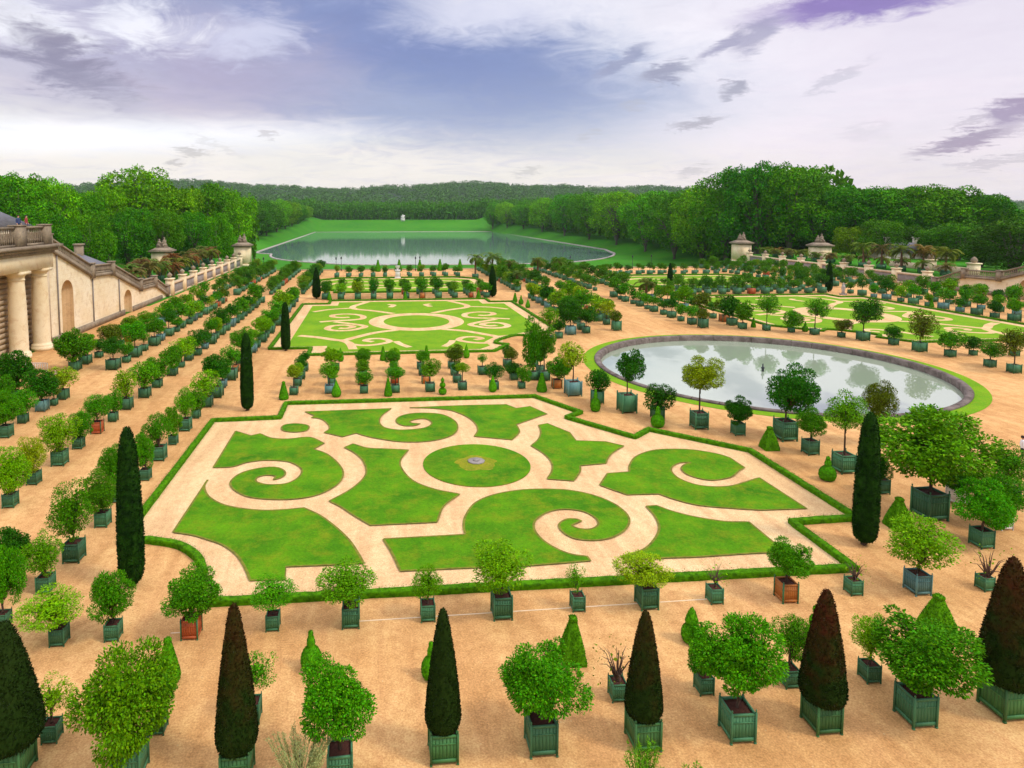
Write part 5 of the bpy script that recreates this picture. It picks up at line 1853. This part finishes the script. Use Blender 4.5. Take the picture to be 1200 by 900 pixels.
# ------------------------------------------------------------------ potted trees placed one by one
# base x, base y, box px, crown x, crown top, crown bottom, crown px, habit, colour, box paint, label
T = [
    (147, 922, 50, 142, 760, 878, 96, 'dense', 'g', 'g', 'big round bright citrus tree at the bottom left, its box cut by the frame'),
    (398, 922, 36, 395, 772, 858, 82, 'dense', 'b', 'g', 'round tree with several dark stems at the bottom, right of the black yew'),
    (638, 889, 40, 641, 752, 836, 88, 'dense', 'b', 'g', 'dense round tree in a tall green box left of the bare crated tree'),
    (872, 873, 46, 871, 722, 812, 89, 'dense', 'b', 'g', 'full round tree in a green box, left of the reddish brown yew'),
    (1085, 855, 54, 1098, 717, 806, 104, 'dense', 'm', 'g', 'widest tree of the front row, crown spreading right, near the right yew'),
    (57, 873, 28, 57, 795, 838, 46, 'sparse', 'l', 'g', 'small lopsided shrub in a green box at the lower left corner'),
    (183, 863, 24, 180, 790, 830, 50, 'ball', 'm', 'g', 'tree almost hidden behind the big bright citrus at the bottom left'),
    (294, 850, 26, 301, 766, 806, 40, 'sparse', 'b', 'g', 'thin tree peeping from behind the black yew'),
    (727, 824, 24, 726, 750, 792, 34, 'bare', 'o', 'g', 'leafless small tree in a green box left of the rusty tipped yew'),
    (829, 816, 25, 825, 733, 787, 30, 'dense', 'b', 'g', 'small dark tree tucked left of the full round tree'),
    (930, 808, 28, 935, 722, 776, 44, 'airy', 'm', 'g', 'thin light tree between the round tree and the reddish yew'),
    (1025, 802, 29, 1026, 720, 768, 40, 'airy', 'l', 'g', 'thin lime tree between the reddish yew and the widest tree'),
    (66, 759, 27, 58, 691, 733, 64, 'airy', 'l', 'g', 'airy lime shrub in a low box at the left, first of the hedge row'),
    (130, 753, 25, 128, 669, 727, 46, 'ball', 'b', 'g', 'bright upright small tree below the big left cypress'),
    (222, 751, 28, 223, 661, 722, 62, 'ball', 'm', 'r', 'dark tree dotted with fruit in a red wooden box, left'),
    (319, 741, 20, 320, 674, 712, 48, 'airy', 'b', 'g', 'small spreading shrub by the front hedge, right of the red box'),
    (411, 738, 24, 406, 655, 706, 66, 'airy', 'g', 'g', 'wide leafy tree overlapping the front hedge, third from the red box'),
    (502, 730, 18, 502, 660, 700, 32, 'airy', 'g', 'g', 'narrow small tree by the front hedge, above the lone middle yew'),
    (590, 728, 26, 589, 634, 694, 66, 'airy', 'l', 'g', 'see through spreading tree at the middle of the front hedge'),
    (679, 718, 19, 676, 661, 692, 22, 'sparse', 'g', 'g', 'tiny sprig in a small box by the front hedge'),
    (762, 716, 29, 757, 644, 686, 56, 'airy', 'y', 'g', 'yellowing straggly shrub in a green box by the front hedge'),
    (841, 709, 22, 842, 657, 684, 18, 'bare', 'l', 'g', 'almost leafless stick in a small green box by the front hedge'),
    (927, 708, 30, 931, 632, 674, 46, 'dense', 'b', 'o', 'round dark tree in an orange wooden box at the front hedge corner'),
    (1005, 699, 24, 1007, 650, 680, 20, 'bare', 'l', 'g', 'bare twig in a green box below the big right cypress'),
    (1083, 699, 35, 1087, 605, 668, 74, 'airy', 'l', 't', 'airy lime tree in a pale teal box near the right edge'),
    (1160, 694, 25, 1165, 642, 674, 26, 'bare', 'l', 'g', 'nearly bare small tree at the right edge, right of the teal box'),
    (1100, 612, 47, 1098, 474, 566, 122, 'ball', 'g', 'g', 'largest crated tree, huge spreading crown right of the big cypress'),
    (1158, 644, 32, 1160, 563, 617, 56, 'dense', 'b', 'g', 'compact round tree on a slim stem at the right edge'),
    (1181, 622, 28, 1182, 556, 600, 50, 'ball', 'm', 'w', 'tree in a white painted box behind the compact round tree'),
    (1128, 592, 28, 1135, 545, 578, 44, 'ball', 'd', 'w', 'tree in a white painted box behind the largest crated tree'),
    (1190, 590, 28, 1186, 520, 566, 50, 'airy', 'm', 'g', 'loose leafy tree at the right edge beside the walker in black'),
    (1037, 580, 24, 1036, 534, 562, 24, 'ball', 'd', 'g', 'small dark round tree just right of the big right cypress'),
    (995, 556, 30, 995, 458, 502, 42, 'airy', 'g', 'g', 'tall stemmed loose tree left of the big right cypress'),
    (1033, 523, 18, 1032, 446, 490, 34, 'cone', 'o', 'g', 'olive coloured pointed tree behind the big right cypress at the pond'),
    (954, 534, 22, 954, 478, 509, 32, 'ball', 'm', 'g', 'neat round tree between the big pond tree and the tall stemmed tree'),
    (926, 518, 30, 932, 427, 483, 58, 'ball', 'd', 'g', 'big dark spreading tree on a tall stem before the pond'),
    (868, 511, 18, 868, 464, 495, 30, 'dense', 'd', 'g', 'small dense dark globe before the pond, right of the yellow tree'),
    (823, 504, 23, 825, 418, 457, 46, 'ball', 'y', 'g', 'yellow green standard tree on a long stem before the pond'),
    (773, 492, 17, 774, 451, 480, 32, 'ball', 'd', 'g', 'dark glossy tree with a clipped onion standing before its box'),
    (738, 485, 24, 741, 410, 446, 32, 'dense', 'd', 'g', 'dark standard tree on a straight stem at the left of the pond'),
    (702, 474, 16, 703, 433, 458, 28, 'ball', 'd', 'g', 'dark small tree nearest the left tip of the pond'),
    (674, 465, 21, 672, 401, 431, 32, 'airy', 'y', 't', 'pale yellow standard in a blue grey box left of the pond'),
    (654, 456, 13, 656, 419, 442, 30, 'dense', 'm', 'o', 'squat dark tree in an orange box left of the pond'),
    (639, 447, 14, 641, 384, 414, 24, 'ball', 'm', 'g', 'tall slim standard behind the orange box'),
    (612, 456, 9, 615, 428, 447, 18, 'ball', 'm', 'g', 'small tree in a tiny box at the far right corner of the front lawn'),
    (626, 446, 12, 627, 372, 430, 28, 'ball', 'b', 'g', 'tall bushy tree left of the slim standard, beyond the front lawn'),
    (603, 446, 10, 602, 424, 438, 20, 'ball', 'd', 'g', 'dark little tree at the right end of the cross path'),
    # left rows, near part
    (83, 661, 30, 80, 565, 630, 46, 'airy', 'm', 'g', 'light green tree in a big green box left of the big left cypress'),
    (50, 697, 26, 48, 624, 672, 42, 'airy', 'g', 'g', 'tree with bent stem at the left, over a green box below the big left box'),
    (118, 619, 22, 116, 552, 598, 40, 'ball', 'm', 'g', 'round headed tree directly left of the big left cypress'),
    (135, 590, 20, 132, 522, 570, 34, 'ball', 'b', 'g', 'bright tree whose box is hidden by the big left cypress'),
    (0, 738, 22, 4, 640, 706, 42, 'dense', 'b', 'g', 'dense green tree cut by the left edge below the row'),
    (5, 690, 22, 8, 615, 668, 56, 'ball', 'd', 'g', 'dark bushy tree cut by the left edge, above the dense one'),
    (9, 596, 22, 12, 523, 574, 40, 'ball', 'l', 'g', 'lime round tree in a green box at the left edge'),
    (37, 569, 20, 35, 511, 552, 30, 'airy', 'y', 'g', 'yellowish narrow tree, second in the middle left row'),
    (67, 547, 23, 67, 486, 528, 45, 'airy', 'l', 'g', 'wide lime tree in a big green box, third in the middle left row'),
    (90, 527, 17, 93, 483, 512, 27, 'ball', 'm', 'g', 'small green tree overlapping the wide lime tree, middle left row'),
    (112, 509, 18, 111, 463, 490, 34, 'flat', 'm', 'r', 'flat crowned tree in a red orange box, middle left row'),
    (131, 495, 14, 132, 457, 482, 21, 'ball', 'b', 'g', 'small bright tree just beyond the red orange box, middle left row'),
    (147, 481, 17, 145, 434, 466, 26, 'airy', 'l', 'g', 'pale airy tree in a wide box, middle left row'),
    (168, 467, 17, 168, 423, 452, 33, 'flat', 'g', 'g', 'broad flat topped green tree, middle left row'),
    (183, 455, 14, 184, 418, 443, 27, 'ball', 'm', 'g', 'round green tree beyond the flat topped one, middle left row'),
    (201, 441, 14, 200, 406, 430, 25, 'dense', 'm', 'g', 'compact tree near the middle of the middle left row'),
    (212, 431, 9, 214, 395, 419, 26, 'airy', 'l', 'g', 'light tree with a small box beyond the compact one, middle left row'),
    (231, 417, 11, 233, 386, 405, 24, 'flat', 'd', 'g', 'dark flat headed tree, middle left row, level with the facade corner'),
    (169, 564, 16, 167, 507, 548, 26, 'ball', 'b', 'g', 'bright tree right behind the tip of the big left cypress'),
    (185, 541, 20, 183, 484, 523, 30, 'airy', 'm', 'g', 'leafy tree in a large box just above the big left cypress tip'),
    (202, 522, 13, 201, 477, 508, 24, 'ball', 'g', 'g', 'small tree in a teal green box along the left lawn hedge'),
    (216, 506, 17, 215, 454, 488, 24, 'airy', 'g', 'g', 'light tree in a large box along the left lawn hedge'),
    (229, 491, 12, 229, 456, 480, 20, 'ball', 'm', 'g', 'small round tree along the left lawn hedge, before the notch'),
    (242, 478, 15, 240, 434, 464, 32, 'airy', 'l', 'g', 'lime airy tree left of the slim cypress by the lawn corner'),
    (4, 514, 20, 3, 458, 497, 36, 'dense', 'b', 'g', 'dense tree cut by the left edge, beside the wall row'),
    (25, 497, 15, 26, 457, 484, 28, 'flat', 'b', 'g', 'bright flat headed tree, second from the left edge in the wall row'),
    (47, 483, 18, 46, 433, 467, 36, 'dense', 'd', 't', 'dark tree in a pale grey green box, wall row'),
    (72, 469, 16, 73, 430, 452, 32, 'airy', 'y', 'g', 'yellowish spreading tree in the wall row beside the visitor in pink'),
    (62, 476, 10, 62, 440, 463, 18, 'airy', 'o', 'g', 'thin olive tree between the pale box and the yellowish tree'),
    (86, 435, 17, 85, 386, 422, 38, 'dense', 'm', 'g', 'large dark tree at the foot of the second column'),
    (16, 470, 16, 18, 412, 455, 40, 'dense', 'd', 'g', 'dark green shrub massed against the foot of the columns'),
    (2, 480, 14, 2, 440, 472, 26, 'ball', 'm', 'g', 'green shrub at the very left edge below the columns'),
    # beyond the pond
    (724, 388, 12, 723, 367, 380, 13, 'dense', 'o', 'g', 'clipped globe in a tall green box where the avenue meets the pond'),
    (826, 385, 13, 826, 364, 376, 13, 'dense', 'o', 'g', 'clipped dome in a green box at the corner beyond the pond'),
    (860, 382, 13, 858, 348, 369, 23, 'dense', 'd', 'g', 'dark round tree beyond the pond, right of the clipped dome'),
    (872, 386, 11, 873, 353, 374, 20, 'dense', 'm', 'g', 'round green tree beyond the pond, beside the dark round one'),
    (900, 388, 10, 901, 345, 367, 26, 'airy', 'm', 'g', 'standard tree with an open head beyond the pond'),
    (929, 390, 9, 931, 364, 383, 21, 'ball', 'm', 'g', 'low bushy tree beyond the pond, third from the corner'),
    (957, 393, 12, 960, 350, 371, 25, 'airy', 'm', 'g', 'slim stemmed standard beyond the pond, before the right lawn'),
    (988, 396, 10, 990, 374, 387, 20, 'ball', 'o', 'g', 'low olive shrub beyond the pond, left of the big standard'),
    (1015, 400, 17, 1018, 350, 378, 33, 'ball', 'd', 'g', 'biggest dark standard beyond the pond, before the right lawn'),
    (1050, 405, 13, 1050, 381, 396, 20, 'flat', 'd', 'g', 'low dark flat tree beyond the pond'),
    (1082, 413, 19, 1085, 364, 396, 28, 'airy', 'o', 'g', 'olive open tree in a wide box at the right tip of the pond'),
    (1117, 419, 15, 1117, 388, 408, 28, 'ball', 'm', 'g', 'bushy tree in a green box right of the pond'),
    (1143, 417, 11, 1142, 394, 409, 20, 'ball', 'd', 'g', 'dark small tree right of the pond, between two larger boxes'),
    (1164, 431, 16, 1166, 400, 418, 27, 'flat', 'm', 'g', 'flat headed tree right of the pond at the bend of the path'),
    (1193, 438, 19, 1190, 385, 415, 28, 'airy', 'o', 'g', 'wide box with a thin olive tree at the right edge'),
    (1192, 418, 14, 1193, 390, 406, 24, 'ball', 'm', 'g', 'tree behind the wide box at the right edge'),
    # grove left of the avenue
    (656, 397, 9, 656, 373, 387, 15, 'dense', 'd', 'g', 'dark small globe tree before the grove left of the avenue'),
    (670, 393, 13, 669, 350, 377, 30, 'dense', 'd', 't', 'large dark tree in a teal box at the front of the grove'),
    (688, 391, 10, 689, 360, 378, 24, 'ball', 'd', 'g', 'dark tree beside the large one at the front of the grove'),
    (682, 387, 10, 684, 340, 356, 20, 'ball', 'm', 'g', 'tall round tree behind the large dark tree of the grove'),
    (703, 377, 11, 702, 348, 367, 22, 'airy', 'l', 'g', 'light green tree near the corner of the avenue'),
    (712, 381, 9, 713, 353, 369, 18, 'airy', 'y', 'g', 'yellow green tree nearest the avenue corner globe'),
    (645, 402, 10, 645, 360, 382, 22, 'airy', 'g', 'g', 'slender tree on a tall stem at the left front of the grove'),
]
occupied = []
for (bx, by, cw, cx, ct, cb, crw, st, col, paint, lab) in T:
    x, y = U(bx, by)
    Zd = depth(x, y) / CF
    tn = abs(bx - CPX) / CF
    wbox = max(0.5, cw * Zd * 0.97 / (1 + 0.9 * tn))
    yc = y + wbox / 2
    zt, zb = zat(x, yc, ct), zat(x, yc, cb)
    lod_ = depth(x, y) > 24
    rx = crw * Zd / 2 * ((0.88 if lod_ else 0.92) if st in ('airy', 'sparse') else (1.5 if st == 'bare' else 0.84 if lod_ else 0.86))
    zc = zat(x, yc, (ct + cb) / 2)
    te = (CH - zc) / yc
    rz = math.sqrt(max(0.0, ((zt - zb) / 2) ** 2 - (rx * te) ** 2))
    rz = max(rz, rx * (0.45 if st == 'flat' else 0.65 if st != 'bare' else 1.1)) * (0.88 if lod_ else 0.94)
    d_ = depth(x, y)
    lod = 0 if d_ < 52 else (1 if d_ < 95 else 2)
    hb = wbox * (1.3 if bx in (724, 826) else 1.24 if d_ < 60 else 1.05)
    tree_in_box(x, yc, wbox, max(zc, hb + rz * 0.8), rx, rz, st, col, paint, lab, 'crated trees', lod, hb, (cx - bx) * Zd)
    occupied.append((x, yc))

# ------------------------------------------------------------------ the long rows of potted trees
ROWS = []


def yrange(a, b, d):
    return list(np.arange(a, b, d))


full = lambda a: yrange(a, 129, 3.25) + yrange(138.5, 194, 3.3)
ROWS.append((-32.1, full(76.5), 'in the row nearest the left stair wall', (0.9, 1.35)))
ROWS.append((-28.0, full(73.5), 'in the second row from the left stair wall', (0.9, 1.3)))
ROWS.append((-21.0, full(74.0), 'in the middle left row', (0.9, 1.3)))
ROWS.append((-14.5, full(61.5), 'in the left row beside the lawn hedges', (0.85, 1.4)))
ROWS.append((37.4, full(95.0), 'along the left edge of the central avenue', (1.0, 1.4)))
ROWS.append((31.2, full(88.0), 'in the grove row right of the second lawn', (1.0, 1.5)))
ROWS.append((48.3, full(94.8), 'along the right edge of the central avenue', (1.0, 1.4)))
ROWS.append((54.6, full(97.0), 'in the row behind the right edge of the avenue', (1.0, 1.5)))
ROWS.append((100.2, full(86.0), 'in the first row beyond the right lawn', (0.9, 1.3)))
ROWS.append((106.7, full(82.0), 'in the second row beyond the right lawn', (0.9, 1.3)))
ROWS.append((113.7, full(86.0), 'in the third row beyond the right lawn', (0.9, 1.3)))
ROWS.append((118.0, full(90.0), 'in the row nearest the right wall', (0.9, 1.35)))
GRID = []
nm4 = ('first', 'second', 'third', 'fourth')
for j in range(9):
    xx = -7.3 + 3.15 * j
    GRID.append((xx, [61.6, 64.6, 67.6, 70.6] if j != 6 else [61.6, 67.6], f'in file {ORD[j + 1]} from the left on the cross path', (0.62, 0.98)))
for j in range(11):
    xx = -9.3 + 3.2 * j
    GRID.append((xx, [129.8, 133, 136.4], f'on the far cross path, file {ORD[j + 1]}', (0.9, 1.25)))
    GRID.append((xx, [173, 178], f'before the lake, file {ORD[j + 1]} from the left', (0.7, 1.0)))
for j in range(11):
    xx = mx(-9.3 + 3.2 * j)
    GRID.append((xx, [129.8, 133, 136.4], f'on the cross path behind the right lawn, file {ORD[j + 1]} from the right', (0.9, 1.25)))
    GRID.append((xx, [173, 178], f'at the far right before the lake, file {ORD[j + 1]}', (0.7, 1.0)))
cand = []
for xx, ys, where, szr in ROWS + GRID:
    for n_, yy in enumerate(ys):
        x = xx + random.uniform(-0.15, 0.15)
        y = yy + random.uniform(-0.2, 0.2)
        if any((x - a) ** 2 + (y - b) ** 2 < 2.6 ** 2 for a, b in occupied):
            continue
        if any(abs(x - U(c[0], c[1])[0]) < 1.6 and abs(y - U(c[0], c[1])[1]) < 2 for c in CYPS):
            continue
        px, py = proj(x, y)
        if not (-25 < px < 1225):
            continue
        st = random.choices(['ball', 'dense', 'airy', 'flat', 'cone'], [4, 3, 3, 2, 0.5])[0]
        col = random.choices(list('dmlbgoy'), [3, 5, 1.6, 3, 4, 1.2, 0.6])[0]
        big = (n_ % 2 == 0)
        wb_ = random.uniform(1.05, 1.3) if big else random.uniform(0.75, 0.95)
        if (xx, ys, where, szr) in GRID[:9]:
            wb_ = random.uniform(0.75, 0.9)
        rx = random.uniform(*szr) * (0.86 if big else 0.68)
        rz = rx * random.uniform(0.75, 1.0) * (0.75 if st == 'flat' else 1)
        zc = wb_ + rz + random.uniform(0.25, 1.0 if big else 0.5)
        paint = random.choices(['g', 't', 'r', 'o'], [20, 2, 0.9, 0.5])[0]
        cand.append((depth(x, y), x, y, wb_, zc, rx, rz, st, col, paint, where, n_))
cand.sort()
LIMIT = 286 - len(T)
SH = {'ball': 'round', 'dense': 'dense', 'airy': 'loose', 'flat': 'flat topped', 'cone': 'pointed'}
PN = {'g': '', 't': ' in a teal box', 'r': ' in a red box', 'o': ' in an orange box'}
# number the trees of a row from the front, over what is really there
seq = {}
for c_ in sorted(cand, key=lambda c_: c_[2]):
    seq.setdefault(c_[10], []).append(c_)
num = {id(c_): i + 1 for l in seq.values() for i, c_ in enumerate(l)}
for c_ in cand[:LIMIT]:
    d_, x, y, wb_, zc, rx, rz, st, col, paint, where, n_ = c_
    lab = f'{SH[st]} {CNAME[col]} tree{PN[paint]}, {ORD[num[id(c_)]]} from the front {where}'
    if len(lab.split()) > 16:
        lab = f'{SH[st]} {CNAME[col].split()[0]} tree, {ORD[num[id(c_)]]} from front {where}'
    if len(lab.split()) > 16:
        lab = f'{SH[st]} tree, {ORD[num[id(c_)]]} from front {where}'
    tree_in_box(x, y, wb_, zc, rx, rz, st, col, paint, lab, 'crated trees', 1 if d_ < 95 else 2)
# the rest, farthest and smallest: one mass
vs, f4, f3, m4, m3, n = [], [], [], [], [], 0
BK = {}
for st in ('ball', 'dense', 'airy', 'flat', 'cone'):
    me = CR[st, 2, 0][0]
    v = np.zeros(len(me.vertices) * 3, np.float32)
    me.vertices.foreach_get('co', v)
    BK[st] = v.reshape(-1, 3)
mbx = MB()
for c_ in cand[LIMIT:]:
    d_, x, y, wb_, zc, rx, rz, st, col, paint, where, n_ = c_
    v = BK[st] * np.array([rx, rx, rz]) + np.array([x, y, zc])
    mbx.add(v, np.arange(len(v)).reshape(-1, 4), mi=2 if col in 'ly' else (0 if col in 'gmb' else 1))
    h_ = wb_ / 2
    mbx.box(x - h_, x + h_, y - h_, y + h_, 0.1, wb_, mi=4 if paint in 'ro' else 3)
    mbx.tube([(x, y, wb_), (x, y, zc)], 0.06, 4, mi=5, cap=False)
mat_leaf('leaf_mid', 0.3, 0.35, (0.065, 0.21, 0.009))
mat_leaf('leaf_dark', 0.3, 0.35, (0.035, 0.14, 0.010))
mat_leaf('leaf_lime', 0.3, 0.35, (0.15, 0.28, 0.015))
kind(link('distant_trees', mbx.mesh('distant_trees', ['leaf_mid', 'leaf_dark', 'leaf_lime', 'paint_green', 'red_wood', 'bark'])), 'stuff', 'farthest rows of small crated trees before the lake and the walls', 'potted trees')


# plants of the camera's own terrace bed whose tops reach into the picture
def shoots(name, x, y, zb, zt, r, n, mat, col, label, L):
    rng = np.random.default_rng(int(abs(x * 100)))
    mb = MB()
    for k in range(n):
        a, rr = rng.uniform(0, 6.28), r * math.sqrt(rng.random())
        b = np.array([rr * 0.4 * math.cos(a), rr * 0.4 * math.sin(a), 0])
        t = np.array([rr * math.cos(a), rr * math.sin(a), (zt - zb) * rng.uniform(0.65, 1.0)])
        mb.tube([b, (b + t) / 2 + rng.normal(0, 0.03, 3), t], [0.014, 0.01, 0.004], 3, cap=False)
        m = 46
        u = rng.uniform(0.25, 1, m)[:, None]
        P = b + (t - b) * u + rng.normal(0, 0.015, (m, 3))
        D = rng.normal(0, 0.6, (m, 3)) + np.array([0, 0, 0.7])
        mb.leaves(P, D, rng.normal(0, 1, (m, 3)), L * rng.uniform(0.7, 1.2, m), L * 0.22)
    th = thing(name, label, 'shrub', (x, y, 0))
    link('foliage', mb.mesh('foliage', mat), th, (0, 0, zb), color=col)
    link('trunk', STEMS[2], th, (0, 0, 0), (0.08, 0.08, zb + 0.2))


x, y = U(352, 955)
shoots('shrub', x, y, 1.2, zat(x, y, 874), 1.1, 90, 'leaf_pale', (0.3, 0.36, 0.14), 'pale grey green feathery shrub at the bottom edge before the round tree', 0.09)
x, y = U(752, 965)
shoots('shrub', x, y, 1.1, zat(x, y, 868), 0.6, 34, 'leaf', (0.10, 0.30, 0.01), 'bright green shoots at the bottom edge below the rusty tipped yew', 0.11)
x, y = U(812, 960)
shoots('shrub', x, y, 0.9, zat(x, y, 893), 0.3, 8, 'leaf', (0.10, 0.30, 0.01), 'few green shoots cut by the bottom edge left of the full round tree', 0.11)


# ------------------------------------------------------------------ people
def person(x, y, z, rot, top, legs, label, pose=0.0, hairc='hair', s=1.0):
    me = bpy.data.meshes.new('person')
    V = [(0, 0, 0.95), (0, 0.01, 1.15), (0, 0.01, 1.36), (0, 0.0, 1.48), (0, -0.02, 1.57), (0, -0.01, 1.66), (0, 0, 1.73)]
    Rr = [0.14, 0.125, 0.15, 0.06, 0.075, 0.095, 0.055]
    Eg = [(0, 1), (1, 2), (2, 3), (3, 4), (4, 5), (5, 6)]
    for sg in (-1, 1):
        b = len(V)
        st = pose * sg
        V += [(sg * 0.09, 0, 0.86), (sg * 0.10, -0.12 * st - 0.02, 0.48), (sg * 0.10, 0.28 * st * -1 + (0.1 if sg * pose < 0 else 0.0), 0.09), (sg * 0.11, -0.28 * st - 0.12, 0.035)]
        Rr += [0.095, 0.062, 0.042, 0.035]
        Eg += [(0, b), (b, b + 1), (b + 1, b + 2), (b + 2, b + 3)]
        b = len(V)
        V += [(sg * 0.19, 0, 1.40), (sg * 0.25, 0.03 + 0.1 * st, 1.12), (sg * 0.24, -0.10 + 0.22 * st, 0.90), (sg * 0.23, -0.14 + 0.25 * st, 0.81)]
        Rr += [0.06, 0.045, 0.033, 0.03]
        Eg += [(2, b), (b, b + 1), (b + 1, b + 2), (b + 2, b + 3)]
    me.from_pydata(V, Eg, [])
    o = bpy.data.objects.new('person', me)
    COL.objects.link(o)
    m = o.modifiers.new('skin', 'SKIN')
    for i, d in enumerate(me.skin_vertices[0].data):
        d.radius = (Rr[i], Rr[i])
        d.use_root = (i == 0)
    su = o.modifiers.new('sub', 'SUBSURF')
    su.levels = su.render_levels = 2
    bpy.context.view_layer.update()
    ev = o.evaluated_get(bpy.context.evaluated_depsgraph_get())
    m2 = bpy.data.meshes.new_from_object(ev)
    bpy.data.objects.remove(o)
    m2.name = 'person'
    m2.materials.clear()
    for nm in ('skin', top, legs, 'hair'):
        m2.materials.append(MATS[nm])
    for p in m2.polygons:
        c = p.center
        p.use_smooth = True
        if c.z > 1.50:
            p.material_index = 0
        elif c.z > 0.93 and not (abs(c.x) > 0.2 and c.z < 0.98):
            p.material_index = 1
        elif abs(c.x) > 0.19 and c.z > 0.7:
            p.material_index = 0
        elif c.z < 0.07:
            p.material_index = 3
        else:
            p.material_index = 2
    t = thing('person', label, 'person', (x, y, z), None, rot, m2)
    t.scale = (s, s, s)
    link('hair', MB().lathe([(0.085, 1.60), (0.108, 1.66), (0.10, 1.73), (0.06, 1.77), (0.0, 1.785)], 12, 0, 0.018).mesh('hair', hairc, True), t)


x, y = U(1172, 552)
person(x, y, 0, 2.0, 'cloth_dark', 'cloth_dark', 'person in black walking at the right edge near the pond, half hidden by trees', 0.8)
x, y = U(1197, 540)
person(x, y, 0, 1.0, 'cloth_white', 'cloth_dark', 'person in a white top cut by the right edge', 0.3)
x, y = U(65, 452)
person(x, y, 0, 2.5, 'cloth_pink', 'cloth_dark', 'person in a pink shirt standing before the columns at the left', 0.2)
x, y = U(321.5, 355)
person(x, y, 0, 0.4, 'cloth_red', 'cloth_dark', 'person in dark red far down the left path', 0.6)
person(-41.2, 81.6, 14.61, 1.2, 'cloth_blue', 'cloth_dark', 'person in blue leaning at the terrace balustrade above the columns', 0.1, s=1.2)
person(-41.2, 83.4, 14.61, 1.6, 'cloth_red', 'cloth_blue', 'person in red at the terrace balustrade, right of the one in blue', 0.1, s=1.2)
# low white barrier at the foot of the columns
a, b = U(28, 436), U(56, 436)
mb = MB()
for t_ in np.linspace(0, 1, 15):
    q = (a[0] + (b[0] - a[0]) * t_, a[1] + (b[1] - a[1]) * t_)
    mb.box(q[0] - 0.03, q[0] + 0.03, q[1] - 0.03, q[1] + 0.03, 0.0 if int(t_ * 14) % 7 == 0 else 0.12, 0.95)
mb.obox(a, b, 0.05, 0.95, 1.02).obox(a, b, 0.05, 0.08, 0.12)
thing('barrier', 'low white barrier at the foot of the columns on the left', 'barrier', me=mb.mesh('barrier', 'paint_white'))

# ------------------------------------------------------------------ the air
hz = MB().box(-7150, 7150, -3150, 8700, -14, 215)
m = bpy.data.materials.new('haze')
m.use_nodes = True
nh = m.node_tree
nh.nodes.clear()
pv = N(nh, 'ShaderNodeVolumePrincipled', inp={'Color': (0.80, 0.86, 0.95, 1), 'Density': 0.00005, 'Anisotropy': 0.2})
om = N(nh, 'ShaderNodeOutputMaterial')
nh.links.new(pv.outputs[0], om.inputs['Volume'])
MATS['haze'] = m
kind(link('haze', hz.mesh('haze', 'haze')), 'stuff', 'thin haze over the distant hills', 'haze')
